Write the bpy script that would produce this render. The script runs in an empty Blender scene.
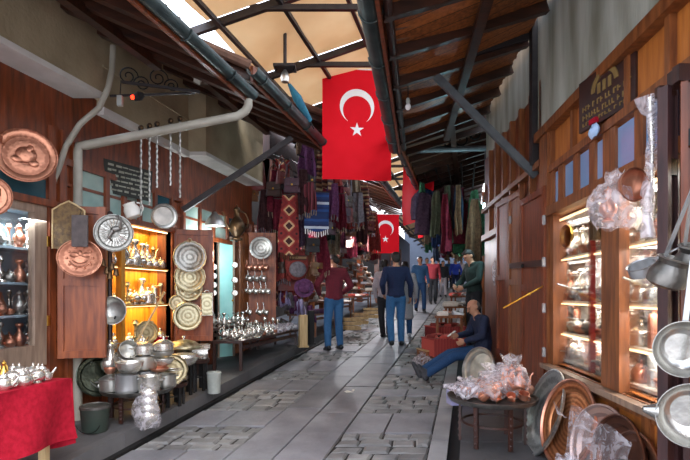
EXPOSURE, SKY, SUN, CABL, WINL = 0.78, 3.0, 3.0, 3.6, 7.0
import bpy, bmesh, math, random
from math import sin, cos, pi, radians as R
from mathutils import Vector, Matrix, Euler
random.seed(7)
V = Vector
S = bpy.context.scene
COL = S.collection
F, HY, CX, CZ = 500.0, 294.0, 345.0, 1.65       # focal length in px, horizon row, principal column, camera height


def P(px, py, Y):
    "the point of the place that lies Y metres down the street on the line of sight of a pixel"
    return Vector(((px - CX) * Y / F, Y, CZ + (HY - py) * Y / F))


def gz(Y): return 0.068 * Y                        # the street climbs away from us
PH = 0.14                                          # height of the shop platforms over the lane
def pz(Y): return gz(Y) + PH
LA = math.atan2(.9724, .2334)                      # local -Y of a left-wall thing looks into the street
RA = math.atan2(-.9968, .0797)
FA = math.atan2(-.9701, .2425)                     # far right wall
def LY(px, off=0.0): return (3.7 - off) * F / (465 - px)
def LW(px, py, off=0.0): return P(px, py, LY(px, off))
def RY(px, off=0.0): return (1.5 - off) * F / (px - 385)
def RW(px, py, off=0.0): return P(px, py, RY(px, off))
ORD = 'first second third fourth fifth sixth seventh eighth ninth tenth eleventh twelfth thirteenth fourteenth fifteenth sixteenth seventeenth eighteenth nineteenth twentieth'.split()
for _t in ('twenty', 'thirty', 'forty', 'fifty'): ORD += [_t[:-1] + 'ieth'] + [_t + '-' + o for o in ORD[:9]]


# ---------------------------------------------------------------- mesh builder
class MB:
    def __init__(s): s.bm = bmesh.new()

    def _x(s, vs, M):
        if M is not None:
            for v in vs: v.co = M @ v.co
        return s

    def box(s, c, d, M=None, rz=0.0, bevel=0.0):
        x, y, z = d[0] / 2, d[1] / 2, d[2] / 2
        T = Matrix.Translation(Vector(c)) @ Matrix.Rotation(rz, 4, 'Z')
        if M is not None: T = M @ T
        vs = [s.bm.verts.new(T @ Vector((a * x, b * y, e * z))) for a in (-1, 1) for b in (-1, 1) for e in (-1, 1)]
        fs = [s.bm.faces.new([vs[i] for i in f]) for f in ((0, 1, 3, 2), (4, 6, 7, 5), (0, 4, 5, 1), (2, 3, 7, 6), (0, 2, 6, 4), (1, 5, 7, 3))]
        if bevel:
            es = list({e for f in fs for e in f.edges})
            bmesh.ops.bevel(s.bm, geom=es, offset=bevel, segments=2, affect='EDGES', profile=.7)
        return s

    def hexa(s, pts):
        "eight points: bottom loop of four, top loop of four"
        v = [s.bm.verts.new(Vector(p)) for p in pts]
        for f in ((3, 2, 1, 0), (4, 5, 6, 7), (0, 1, 5, 4), (1, 2, 6, 5), (2, 3, 7, 6), (3, 0, 4, 7)):
            s.bm.faces.new([v[i] for i in f])
        return s

    def beam(s, p0, p1, w, h):
        "a rectangular bar from p0 to p1, w wide and h high"
        p0, p1 = Vector(p0), Vector(p1); d = (p1 - p0).normalized()
        up = Vector((0, 0, 1)) if abs(d.z) < .95 else Vector((0, 1, 0))
        a = d.cross(up).normalized() * w / 2; b = a.cross(d).normalized() * h / 2
        return s.hexa([p0 - a - b, p0 + a - b, p1 + a - b, p1 - a - b, p0 - a + b, p0 + a + b, p1 + a + b, p1 - a + b])

    def tube(s, pts, r, n=10, caps=True):
        pts = [Vector(p) for p in pts]; m = len(pts)
        rs = r if isinstance(r, (list, tuple)) else [r] * m
        rings = []; u = None
        for i, p in enumerate(pts):
            d = ((pts[i] - pts[i - 1]).normalized() if i else Vector()) + ((pts[i + 1] - p).normalized() if i < m - 1 else Vector())
            d = d.normalized() if d.length > 1e-6 else Vector((0, 0, 1))
            if u is None:
                u = d.orthogonal().normalized()
            else:
                u = u - d * u.dot(d)
                u = u.normalized() if u.length > 1e-6 else d.orthogonal().normalized()
            w = d.cross(u)
            rings.append([s.bm.verts.new(p + (u * cos(2 * pi * k / n) + w * sin(2 * pi * k / n)) * rs[i]) for k in range(n)])
        for a, b in zip(rings, rings[1:]):
            for k in range(n): s.bm.faces.new((a[k], a[(k + 1) % n], b[(k + 1) % n], b[k]))
        if caps:
            s.bm.faces.new(rings[0][::-1]); s.bm.faces.new(rings[-1])
        return s

    def lathe(s, prof, n=24, M=None, sq=(1, 1), lobe=0.0, nl=12):
        rings = []
        for r, z in prof:
            if r < 1e-5:
                rings.append([s.bm.verts.new(Vector((0, 0, z)))])
            else:
                rings.append([s.bm.verts.new(Vector((r * (1 + lobe * abs(cos(nl * pi * k / n))) * cos(2 * pi * k / n) * sq[0], r * (1 + lobe * abs(cos(nl * pi * k / n))) * sin(2 * pi * k / n) * sq[1], z))) for k in range(n)])
        for a, b in zip(rings, rings[1:]):
            for k in range(n):
                k2 = (k + 1) % n
                if len(a) == 1 and len(b) == 1: continue
                if len(a) == 1: s.bm.faces.new((a[0], b[k2], b[k]))
                elif len(b) == 1: s.bm.faces.new((a[k], a[k2], b[0]))
                else: s.bm.faces.new((a[k], a[k2], b[k2], b[k]))
        return s._x([v for q in rings for v in q], M)

    def ell(s, c, r, n=12, M=None):
        m = max(5, n // 2 + 2)
        T = Matrix.Translation(Vector(c))
        if M is not None: T = M @ T
        return s.lathe([(sin(pi * i / m) , -cos(pi * i / m)) for i in range(m + 1)], n, T @ Matrix.Diagonal((r[0], r[1], r[2], 1)))

    def prism(s, poly, d, M=None):
        "a 2-D outline in x,z pushed d deep in y"
        a = [s.bm.verts.new(Vector((x, -d / 2, z))) for x, z in poly]
        b = [s.bm.verts.new(Vector((x, d / 2, z))) for x, z in poly]
        n = len(poly)
        fs = [s.bm.faces.new(a), s.bm.faces.new(b[::-1])]
        for i in range(n): s.bm.faces.new((a[i], b[i], b[(i + 1) % n], a[(i + 1) % n]))
        return s._x(a + b, M)

    def sheet(s, f, nu, nv, t=0.006, M=None):
        "a surface f(u,v) -> point with u,v in 0..1, given thickness t"
        T = M if M is not None else Matrix.Identity(4)
        g = [[s.bm.verts.new(T @ Vector(f(i / nu, j / nv))) for j in range(nv + 1)] for i in range(nu + 1)]
        fs = [s.bm.faces.new((g[i][j], g[i + 1][j], g[i + 1][j + 1], g[i][j + 1])) for i in range(nu) for j in range(nv)]
        if t:
            for f_ in fs: f_.normal_update()
            bmesh.ops.solidify(s.bm, geom=fs, thickness=t)
        return s

    def build(s, name, m, parent=None, smooth=True, ang=40, kind=None, loc=None):
        bmesh.ops.recalc_face_normals(s.bm, faces=s.bm.faces)
        me = bpy.data.meshes.new(name); s.bm.to_mesh(me); s.bm.free()
        if smooth:
            me.polygons.foreach_set('use_smooth', [True] * len(me.polygons))
            me.set_sharp_from_angle(angle=R(ang))
        if isinstance(m, (list, tuple)):
            for q in m: me.materials.append(q)
        else: me.materials.append(m)
        o = bpy.data.objects.new(name, me); COL.objects.link(o)
        if parent is not None: o.parent = parent
        if loc is not None: o.location = loc
        if kind: o['kind'] = kind
        return o


def tag(o, label, cat, group=None):
    o['label'] = label; o['category'] = cat
    if group: o['group'] = group
    return o


def thing(name, label, cat, loc=(0, 0, 0), rz=0.0, group=None, rot=None, sc=None):
    o = bpy.data.objects.new(name, None); COL.objects.link(o)
    o.empty_display_size = .05
    o.location = loc; o.rotation_euler = rot if rot is not None else (0, 0, rz)
    if sc: o.scale = (sc, sc, sc) if not isinstance(sc, (tuple, list)) else sc
    return tag(o, label, cat, group)


def struct(name, mb, m, smooth=False, parent=None):
    return mb.build(name, m, parent, smooth, kind=None if parent else 'structure')


KIDS = {}
def dup(root, loc, rz=0.0, label=None, group=None, rot=None, sc=None, cat=None):
    r = root.copy(); COL.objects.link(r)
    r.location = loc; r.rotation_euler = rot if rot is not None else (0, 0, rz)
    if sc: r.scale = (sc, sc, sc) if not isinstance(sc, (tuple, list)) else sc
    if label: r['label'] = label
    if cat: r['category'] = cat
    if group: r['group'] = group
    if not group and 'group' in r: del r['group']
    ks = KIDS.get(root.name)
    if ks is None:
        ks = [(c, list(c.children)) for c in root.children]; KIDS[root.name] = ks
    for ch, gs in ks:
        c = ch.copy(); COL.objects.link(c); c.parent = r
        for g in gs:
            d = g.copy(); COL.objects.link(d); d.parent = c
    return r


class Kind:
    "makes the first thing of a kind with make(), then copies it"
    def __init__(s, make): s.make, s.o = make, None
    def put(s, loc, label, rz=0.0, group=None, rot=None, sc=None, cat=None):
        if s.o is None:
            s.o = s.make(); o = s.o
            o.location = loc; o.rotation_euler = rot if rot is not None else (0, 0, rz)
            if sc: o.scale = (sc, sc, sc) if not isinstance(sc, (tuple, list)) else sc
            o['label'] = label
            if cat: o['category'] = cat
            if group: o['group'] = group
            return o
        return dup(s.o, loc, rz, label, group, rot, sc, cat)


# ---------------------------------------------------------------- materials
def srgb(h):
    h = h.lstrip('#'); c = [int(h[i:i + 2], 16) / 255 for i in (0, 2, 4)]
    return tuple(x / 12.92 if x <= .04045 else ((x + .055) / 1.055) ** 2.4 for x in c) + (1,)


def _new(name):
    m = bpy.data.materials.new(name); m.use_nodes = True
    nt = m.node_tree; b = nt.nodes['Principled BSDF']
    return m, nt, b


def _n(nt, t, **k):
    n = nt.nodes.new(t)
    for a, v in k.items():
        if a in n.inputs: n.inputs[a].default_value = v
        else: setattr(n, a, v)
    return n


def ramp(nt, stops):
    n = nt.nodes.new('ShaderNodeValToRGB'); e = n.color_ramp.elements
    while len(e) < len(stops): e.new(.5)
    for i, (p, c) in enumerate(stops): e[i].position = p; e[i].color = srgb(c) if isinstance(c, str) else c
    return n


def coords(nt, scale=(1, 1, 1), rot=(0, 0, 0), kind='Object'):
    t = nt.nodes.new('ShaderNodeTexCoord'); m = _n(nt, 'ShaderNodeMapping')
    m.inputs['Scale'].default_value = scale; m.inputs['Rotation'].default_value = rot
    nt.links.new(t.outputs[kind], m.inputs['Vector']); return m.outputs['Vector']


def plain(name, c, c2=None, rough=.6, metal=0.0, scale=8.0, bump=0.0, stretch=(1, 1, 1), detail=4.0, spec=.5, bscale=None, isl=0.0):
    "a colour that drifts to c2 with noise; bump roughens the surface; isl gives each loose piece its own tone"
    m, nt, b = _new(name); L = nt.links.new
    v = coords(nt, stretch)
    nz = _n(nt, 'ShaderNodeTexNoise', Scale=scale, Detail=detail); L(v, nz.inputs['Vector'])
    rp = ramp(nt, [(.3, c), (.7, c2 or c)]); L(nz.outputs['Fac'], rp.inputs['Fac'])
    out = rp.outputs['Color']
    if isl:
        g = nt.nodes.new('ShaderNodeNewGeometry')
        hs = _n(nt, 'ShaderNodeHueSaturation'); mr = _n(nt, 'ShaderNodeMapRange')
        mr.inputs['To Min'].default_value = 1 - isl; mr.inputs['To Max'].default_value = 1 + isl
        L(g.outputs['Random Per Island'], mr.inputs['Value']); L(mr.outputs['Result'], hs.inputs['Value']); L(out, hs.inputs['Color']); out = hs.outputs['Color']
    L(out, b.inputs['Base Color'])
    b.inputs['Roughness'].default_value = rough; b.inputs['Metallic'].default_value = metal
    b.inputs['Specular IOR Level'].default_value = spec
    if bump:
        n2 = _n(nt, 'ShaderNodeTexNoise', Scale=bscale or scale * 3, Detail=5.0); L(v, n2.inputs['Vector'])
        bp = _n(nt, 'ShaderNodeBump', Strength=bump, Distance=.02); L(n2.outputs['Fac'], bp.inputs['Height']); L(bp.outputs['Normal'], b.inputs['Normal'])
    return m


def engraved(name, c, c2, rough=.3, rings=26.0, axis='y', bump=.18, metal=.8, noise=40.0):
    "beaten metal with rings of ornament round the local axis of a dish"
    m, nt, b = _new(name); L = nt.links.new
    v = coords(nt, (1, 0, 1) if axis == 'y' else (1, 1, 0))
    ln = _n(nt, 'ShaderNodeVectorMath', operation='LENGTH'); L(v, ln.inputs[0])
    mu = _n(nt, 'ShaderNodeMath', operation='MULTIPLY'); mu.inputs[1].default_value = rings * 2 * pi; L(ln.outputs['Value'], mu.inputs[0])
    sn = _n(nt, 'ShaderNodeMath', operation='SINE'); L(mu.outputs[0], sn.inputs[0])
    vo = _n(nt, 'ShaderNodeTexVoronoi', Scale=noise); L(v, vo.inputs['Vector'])
    ad = _n(nt, 'ShaderNodeMath', operation='MULTIPLY_ADD'); ad.inputs[1].default_value = .5; L(sn.outputs[0], ad.inputs[0]); L(vo.outputs['Distance'], ad.inputs[2])
    rp = ramp(nt, [(.15, c2), (.75, c)]); L(ad.outputs[0], rp.inputs['Fac']); L(rp.outputs['Color'], b.inputs['Base Color'])
    bp = _n(nt, 'ShaderNodeBump', Strength=bump, Distance=.006); L(ad.outputs[0], bp.inputs['Height']); L(bp.outputs['Normal'], b.inputs['Normal'])
    b.inputs['Roughness'].default_value = rough; b.inputs['Metallic'].default_value = metal
    return m


def hammered(name, c, c2, rough=.26, metal=.84, scale=45.0, bump=.25):
    m, nt, b = _new(name); L = nt.links.new
    v = coords(nt)
    vo = _n(nt, 'ShaderNodeTexVoronoi', Scale=scale); L(v, vo.inputs['Vector'])
    nz = _n(nt, 'ShaderNodeTexNoise', Scale=9.0, Detail=3.0); L(v, nz.inputs['Vector'])
    rp = ramp(nt, [(.35, c), (.7, c2)]); L(nz.outputs['Fac'], rp.inputs['Fac']); L(rp.outputs['Color'], b.inputs['Base Color'])
    bp = _n(nt, 'ShaderNodeBump', Strength=bump, Distance=.004); L(vo.outputs['Distance'], bp.inputs['Height']); L(bp.outputs['Normal'], b.inputs['Normal'])
    b.inputs['Roughness'].default_value = rough; b.inputs['Metallic'].default_value = metal
    return m


def wood(name, c, c2, axis=2, rough=.42, scale=3.0, bump=.06):
    st = [8, 8, 8]; st[axis] = 1.1
    return plain(name, c, c2, rough, 0, scale, bump, tuple(st), 6.0, bscale=scale * 2)


def boards(name, c, c2, gap, width, direction=(1, 0, 0), rough=.55):
    "boards that run across a surface, with dark joints every width metres along direction"
    m, nt, b = _new(name); L = nt.links.new
    t = nt.nodes.new('ShaderNodeTexCoord')
    dt = _n(nt, 'ShaderNodeVectorMath', operation='DOT_PRODUCT'); d = Vector(direction).normalized(); dt.inputs[1].default_value = d / width
    L(t.outputs['Object'], dt.inputs[0])
    fr = _n(nt, 'ShaderNodeMath', operation='FRACT'); L(dt.outputs['Value'], fr.inputs[0])
    fl = _n(nt, 'ShaderNodeMath', operation='FLOOR'); L(dt.outputs['Value'], fl.inputs[0])
    wn = nt.nodes.new('ShaderNodeTexWhiteNoise'); wn.noise_dimensions = '1D'; L(fl.outputs[0], wn.inputs['W'])
    nz = _n(nt, 'ShaderNodeTexNoise', Scale=5.0, Detail=6.0); L(coords(nt, (6, 6, 1)), nz.inputs['Vector'])
    av = _n(nt, 'ShaderNodeMath', operation='MULTIPLY_ADD'); av.inputs[1].default_value = .45; L(wn.outputs['Value'], av.inputs[0]); L(nz.outputs['Fac'], av.inputs[2])
    rp = ramp(nt, [(.35, c), (.95, c2)]); L(av.outputs[0], rp.inputs['Fac'])
    lt = _n(nt, 'ShaderNodeMath', operation='GREATER_THAN'); lt.inputs[1].default_value = .06; L(fr.outputs[0], lt.inputs[0])
    mx = _n(nt, 'ShaderNodeMix', data_type='RGBA'); L(lt.outputs[0], mx.inputs[0]); mx.inputs[6].default_value = srgb(gap); L(rp.outputs['Color'], mx.inputs[7])
    L(mx.outputs[2], b.inputs['Base Color']); b.inputs['Roughness'].default_value = rough
    bp = _n(nt, 'ShaderNodeBump', Strength=.4, Distance=.01); L(lt.outputs[0], bp.inputs['Height']); L(bp.outputs['Normal'], b.inputs['Normal'])
    return m


def glass(name, tint='#ffffff', gloss=.12, rough=.02, dirt=0.0):
    "a pane: mostly clear, mirror-like at grazing angles, dirt adds a pale film"
    m, nt, b = _new(name); L = nt.links.new; nt.nodes.remove(b)
    out = nt.nodes['Material Output']
    tr = _n(nt, 'ShaderNodeBsdfTransparent'); tr.inputs[0].default_value = srgb(tint)
    gl = _n(nt, 'ShaderNodeBsdfGlossy', Roughness=rough)
    lw = _n(nt, 'ShaderNodeLayerWeight', Blend=.25); ma = _n(nt, 'ShaderNodeMath', operation='MULTIPLY_ADD', use_clamp=True); ma.inputs[1].default_value = .5; ma.inputs[2].default_value = gloss
    L(lw.outputs['Fresnel'], ma.inputs[0])
    mx = nt.nodes.new('ShaderNodeMixShader'); L(ma.outputs[0], mx.inputs[0]); L(tr.outputs[0], mx.inputs[1]); L(gl.outputs[0], mx.inputs[2])
    last = mx
    if dirt:
        df = _n(nt, 'ShaderNodeBsdfDiffuse'); df.inputs[0].default_value = srgb('#e8e4ea')
        m2 = nt.nodes.new('ShaderNodeMixShader'); m2.inputs[0].default_value = dirt; L(mx.outputs[0], m2.inputs[1]); L(df.outputs[0], m2.inputs[2]); last = m2
    L(last.outputs[0], out.inputs[0])
    return m


def plastic_film(name, c='#efe8ee', amount=.26, scale=12.0):
    "crumpled clear bag: creases catch the light, the rest shows what is inside"
    m, nt, b = _new(name); L = nt.links.new; nt.nodes.remove(b)
    out = nt.nodes['Material Output']; v = coords(nt)
    nz = _n(nt, 'ShaderNodeTexNoise', Scale=scale, Detail=3.0, Distortion=1.5); L(v, nz.inputs['Vector'])
    bp = _n(nt, 'ShaderNodeBump', Strength=.7, Distance=.03); L(nz.outputs['Fac'], bp.inputs['Height'])
    rp = ramp(nt, [(.42, (0, 0, 0, 1)), (.62, (1, 1, 1, 1))]); L(nz.outputs['Fac'], rp.inputs['Fac'])
    tr = _n(nt, 'ShaderNodeBsdfTransparent')
    gl = _n(nt, 'ShaderNodeBsdfGlossy', Roughness=.15); L(bp.outputs['Normal'], gl.inputs['Normal'])
    df = _n(nt, 'ShaderNodeBsdfDiffuse'); df.inputs[0].default_value = srgb(c)
    tl = _n(nt, 'ShaderNodeBsdfTranslucent'); tl.inputs[0].default_value = srgb(c)
    a = nt.nodes.new('ShaderNodeMixShader'); a.inputs[0].default_value = .4; L(df.outputs[0], a.inputs[1]); L(tl.outputs[0], a.inputs[2])
    a2 = nt.nodes.new('ShaderNodeMixShader'); a2.inputs[0].default_value = .16; L(a.outputs[0], a2.inputs[1]); L(gl.outputs[0], a2.inputs[2])
    mr = _n(nt, 'ShaderNodeMapRange'); mr.inputs['To Min'].default_value = amount * .5; mr.inputs['To Max'].default_value = min(1, amount * 1.9); L(rp.outputs['Color'], mr.inputs['Value'])
    mx = nt.nodes.new('ShaderNodeMixShader'); L(mr.outputs['Result'], mx.inputs[0]); L(tr.outputs[0], mx.inputs[1]); L(a2.outputs[0], mx.inputs[2])
    L(mx.outputs[0], out.inputs[0])
    return m


def emit(name, c, s):
    m, nt, b = _new(name)
    b.inputs['Base Color'].default_value = srgb(c); b.inputs['Emission Color'].default_value = srgb(c); b.inputs['Emission Strength'].default_value = s
    return m


def stripes(name, cols, width, axis=0, rough=.8, wob=0.0):
    "woven bands of several colours along one axis"
    m, nt, b = _new(name); L = nt.links.new
    t = nt.nodes.new('ShaderNodeTexCoord'); sx = nt.nodes.new('ShaderNodeSeparateXYZ'); L(t.outputs['Object'], sx.inputs[0])
    mu = _n(nt, 'ShaderNodeMath', operation='MULTIPLY_ADD'); mu.inputs[1].default_value = 1 / width; mu.inputs[2].default_value = 50.0; L(sx.outputs[axis], mu.inputs[0])
    src = mu.outputs[0]
    if wob:
        tr = _n(nt, 'ShaderNodeMath', operation='PINGPONG'); tr.inputs[1].default_value = .05; L(sx.outputs[(axis + 2) % 3], tr.inputs[0])
        m2 = _n(nt, 'ShaderNodeMath', operation='MULTIPLY_ADD'); m2.inputs[1].default_value = wob; L(tr.outputs[0], m2.inputs[0]); L(src, m2.inputs[2]); src = m2.outputs[0]
    fr = _n(nt, 'ShaderNodeMath', operation='FRACT'); L(src, fr.inputs[0])
    n = len(cols); rp = ramp(nt, [(i / n, c) for i, c in enumerate(cols)]); rp.color_ramp.interpolation = 'CONSTANT'
    L(fr.outputs[0], rp.inputs['Fac']); L(rp.outputs['Color'], b.inputs['Base Color']); b.inputs['Roughness'].default_value = rough
    return m


def diamonds(name, ground, figs, size, rough=.85):
    "kilim: stepped lozenges one below the other in the local x,z plane"
    m, nt, b = _new(name); L = nt.links.new
    t = nt.nodes.new('ShaderNodeTexCoord'); sx = nt.nodes.new('ShaderNodeSeparateXYZ'); L(t.outputs['Object'], sx.inputs[0])
    def pp(o):
        a = _n(nt, 'ShaderNodeMath', operation='PINGPONG'); a.inputs[1].default_value = size / 2; L(o, a.inputs[0])
        q = _n(nt, 'ShaderNodeMath', operation='SNAP'); q.inputs[1].default_value = size / 14; L(a.outputs[0], q.inputs[0]); return q.outputs[0]
    ad = _n(nt, 'ShaderNodeMath', operation='ADD'); L(pp(sx.outputs[0]), ad.inputs[0]); L(pp(sx.outputs[2]), ad.inputs[1])
    mu = _n(nt, 'ShaderNodeMath', operation='MULTIPLY'); mu.inputs[1].default_value = 1 / size; L(ad.outputs[0], mu.inputs[0])
    k = len(figs); rp = ramp(nt, [(0, ground)] + [((i + .9) / (k + 1), c) for i, c in enumerate(figs)]); rp.color_ramp.interpolation = 'CONSTANT'
    L(mu.outputs[0], rp.inputs['Fac']); L(rp.outputs['Color'], b.inputs['Base Color']); b.inputs['Roughness'].default_value = rough
    return m


M = {}
M['wood_red'] = wood('reddish brown varnished wood', '#50250f', '#853f1c')
M['wood_shutter'] = wood('orange brown shutter wood', '#6a3016', '#9c5228')
M['wood_redx'] = wood('reddish brown wood lying', '#46200f', '#7a3c1e', 1)
M['wood_mid'] = wood('mid brown wood', '#5e331a', '#95592f')
M['wood_orange'] = wood('orange plywood', '#9a5420', '#bd7430', rough=.5, bump=.05)
M['wood_dark'] = wood('dark weathered wood', '#22120f', '#45261c')
M['wood_purple'] = wood('purple brown old shutter wood', '#2c1a1c', '#4a2c2a')
M['wood_grey'] = wood('greyed door wood', '#6f5a4c', '#97806c')
M['wood_pale'] = wood('pale raw wood', '#a98a5a', '#cdb182')
M['roof_board'] = boards('roof boards', '#48240f', '#b46a34', '#1c0d06', .16, (.24, 1, 0))
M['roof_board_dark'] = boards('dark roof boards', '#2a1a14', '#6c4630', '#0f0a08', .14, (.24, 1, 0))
M['rafter'] = wood('dark rafter wood', '#22130c', '#452414', 0)
M['concrete_tan'] = plain('tan rendered concrete', '#83745a', '#a39376', .9, 0, 2.5, .3, bscale=30)
M['concrete_grey'] = plain('streaked grey concrete', '#80806f', '#bcc0b4', .85, 0, 2.0, .2, (2.2, 2.2, .4), bscale=20)
M['white_strip'] = plain('off-white painted concrete', '#b6b2aa', '#d2cec8', .8, 0, 3)
M['pave'] = plain('worn grey paving stone', '#706f73', '#8f8d91', .55, 0, 3.0, .25, bscale=25, isl=.14)
M['cobble'] = plain('worn cobble stone', '#6c6b6b', '#8f8d8a', .55, 0, 4.0, .3, bscale=25, isl=.2)
M['joint'] = plain('dark joint earth', '#2a2726', '#443f3b', .95, 0, 20)
M['platform'] = plain('grey stone platform', '#4a494a', '#666465', .6, 0, 2.0, .2, bscale=20, isl=.1)
M['kerb'] = plain('pale kerb stone', '#8c8b8c', '#aaa8a8', .6, 0, 3.0, .2, isl=.1)
M['black'] = plain('black', '#0c0b0b', '#141212', .7)
M['gutter'] = plain('dark zinc gutter', '#2c3636', '#4b5756', .4, .5, 6)
M['pipe'] = plain('pale grey drain pipe', '#8f8a7c', '#a9a496', .5, 0, 5)
M['steel_dark'] = plain('dark painted steel', '#2a2627', '#3b3534', .5, .3, 8)
M['steel_grey'] = plain('grey painted steel', '#4b5053', '#63686a', .5, .3, 8)
M['iron'] = plain('black iron', '#0f0f10', '#1b1b1c', .5, .6)
M['silver'] = hammered('tinned silver metal', '#d2cdc2', '#f2eee6', .27)
M['silver_dull'] = hammered('dull aluminium', '#a6a59f', '#cfccc4', .35, bump=.12)
M['silver_warm'] = engraved('engraved tinned metal', '#c0b798', '#9a9072', .38, 22)
M['silver_cool'] = engraved('engraved pale metal', '#b2b0a8', '#85837c', .38, 20)
M['steel'] = plain('brushed steel', '#a8aaab', '#cfcfcf', .25, .7, 3)
M['pewter'] = hammered('old tinned copper', '#55534f', '#8d8983', .38, bump=.2)
M['copper'] = engraved('beaten copper', '#c08468', '#94604a', .38, 12)
M['copper_flat'] = engraved('spun copper tray', '#c08258', '#966240', .32, 30, 'y', .1)
M['copper_bright'] = hammered('pink copper', '#c27e62', '#dba48c', .32)
M['brass'] = plain('brass', '#b98a35', '#d9b25a', .3, 1)
M['bronze_dark'] = hammered('dark bronze', '#3a2c20', '#6d5236', .4)
M['red_cloth'] = plain('crimson cloth', '#8c0a1e', '#a6142b', .85, 0, 30, .2, bscale=60, spec=.2)
M['flag_red'] = plain('flag red', '#d8091c', '#e01024', .8, 0, 3, spec=.2)
M['white'] = plain('white', '#ecebea', '#f6f5f4', .7)
M['white_plastic'] = plain('white plastic', '#9da19a', '#b6bab2', .5)
M['turq'] = plain('pale turquoise paint', '#7fc0bb', '#a5d8d2', .5, 0, 3)
M['yellow_paint'] = wood('honey varnished cabinet wood', '#a86a1c', '#d99a35', rough=.4)
M['film'] = plastic_film('clear plastic bag')
M['film_thick'] = plastic_film('cloudy plastic bag', '#e6dfe6', .45)
M['pane'] = glass('clear shop pane', gloss=.05)
M['pane_dark'] = glass('dark shop pane', '#8fb3c4', .25, dirt=.06)
M['pane_sky'] = plain('pane coloured as reflected sky', '#6f8fb8', '#8aa8cc', .12, 0, 2, spec=.8)  # the sky mirrored in the transoms is put into this base colour
M['pane_teal'] = plain('dark teal pane', '#1d3b42', '#2f5560', .12, 0, 2, spec=.8)
M['pane_pale'] = plain('pale greenish pane', '#7d988f', '#a7bcb2', .15, 0, 3, spec=.8)
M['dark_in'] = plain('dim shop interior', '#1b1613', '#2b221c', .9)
M['paper'] = plain('paper', '#d8d2c6', '#efeae0', .8)
M['slate'] = plain('dark slate board', '#23241f', '#32332c', .7)
M['slab_stone'] = plain('dark grey whetstone', '#4a4240', '#5d5350', .8, 0, 20, .2)
M['lamp_white'] = emit('lit white lamp', '#f4f8ff', 14)
M['lamp_cyan'] = emit('lit cold lamp', '#b4f0ff', 30)
M['lamp_red'] = emit('small red lamp', '#ff2a10', 4)
M['led'] = emit('warm shelf light strip', '#ffd8a0', 3)
M['led_side'] = emit('amber cabinet lamp', '#ffb030', 10)
# ================================================================ camera, light
cam = bpy.data.cameras.new('camera'); cam.lens = 36.0 * F / 690; cam.sensor_width = 36.0; cam.shift_y = (HY - 230) / 690; cam.clip_start = .05
co = bpy.data.objects.new('camera', cam); COL.objects.link(co); co.location = (0, 0, CZ); co.rotation_euler = (pi / 2, 0, 0); S.camera = co
S.view_settings.view_transform = 'Standard'; S.view_settings.look = 'None'; S.view_settings.gamma = 1.0; S.view_settings.use_curve_mapping = False
S.view_settings.exposure = EXPOSURE
W = bpy.data.worlds.new('daylight'); S.world = W; W.use_nodes = True
wn = W.node_tree; bgn = wn.nodes['Background']
wt = _n(wn, 'ShaderNodeTexCoord'); wz = wn.nodes.new('ShaderNodeSeparateXYZ'); wn.links.new(wt.outputs['Generated'], wz.inputs[0])
wr = ramp(wn, [(.0, '#8f9099'), (.48, '#b9bcc6'), (.6, '#e6ebf5'), (1, '#b9cdf0')])
wm = _n(wn, 'ShaderNodeMapRange'); wm.inputs['From Min'].default_value = -1; wn.links.new(wz.outputs['Z'], wm.inputs['Value']); wn.links.new(wm.outputs['Result'], wr.inputs['Fac'])
wn.links.new(wr.outputs['Color'], bgn.inputs['Color']); bgn.inputs['Strength'].default_value = SKY
def lamp(name, kind, loc, power, color, size=.1, rot=None, size_y=None, angle=None):
    l = bpy.data.lights.new(name, kind); l.energy = power; l.color = color
    if kind == 'AREA':
        l.size = size
        if size_y: l.shape = 'RECTANGLE'; l.size_y = size_y
    elif kind == 'SUN': l.angle = angle or .5
    else: l.shadow_soft_size = size
    o = bpy.data.objects.new(name, l); COL.objects.link(o); o.location = loc
    if rot: o.rotation_euler = rot
    return o
lamp('sun', 'SUN', (0, 0, 10), SUN, (1, .95, .88), rot=(R(28), R(18), 0), angle=.6)

# ================================================================ frames along the two shop fronts (heights from the eye, 1.65 m)
def lbox(mb, Y0, Y1, o0, o1, z0, z1):
    f = lambda Y, o, z: (-3.7 + o + .24 * Y, Y, CZ + z)
    return mb.hexa([f(Y0, o0, z0), f(Y0, o1, z0), f(Y1, o1, z0), f(Y1, o0, z0), f(Y0, o0, z1), f(Y0, o1, z1), f(Y1, o1, z1), f(Y1, o0, z1)])
def rbox(mb, Y0, Y1, o0, o1, z0, z1):
    f = lambda Y, o, z: (1.5 - o + .08 * Y, Y, CZ + z)
    return mb.hexa([f(Y0, o0, z0), f(Y0, o1, z0), f(Y1, o1, z0), f(Y1, o0, z0), f(Y0, o0, z1), f(Y0, o1, z1), f(Y1, o1, z1), f(Y1, o0, z1)])
FR = .30                                            # far right fronts: X = FR + .25 Y
def fbox(mb, Y0, Y1, o0, o1, z0, z1):
    f = lambda Y, o, z: (FR - o + .25 * Y, Y, CZ + z)
    return mb.hexa([f(Y0, o0, z0), f(Y0, o1, z0), f(Y1, o1, z0), f(Y1, o0, z0), f(Y0, o0, z1), f(Y0, o1, z1), f(Y1, o1, z1), f(Y1, o0, z1)])

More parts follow.
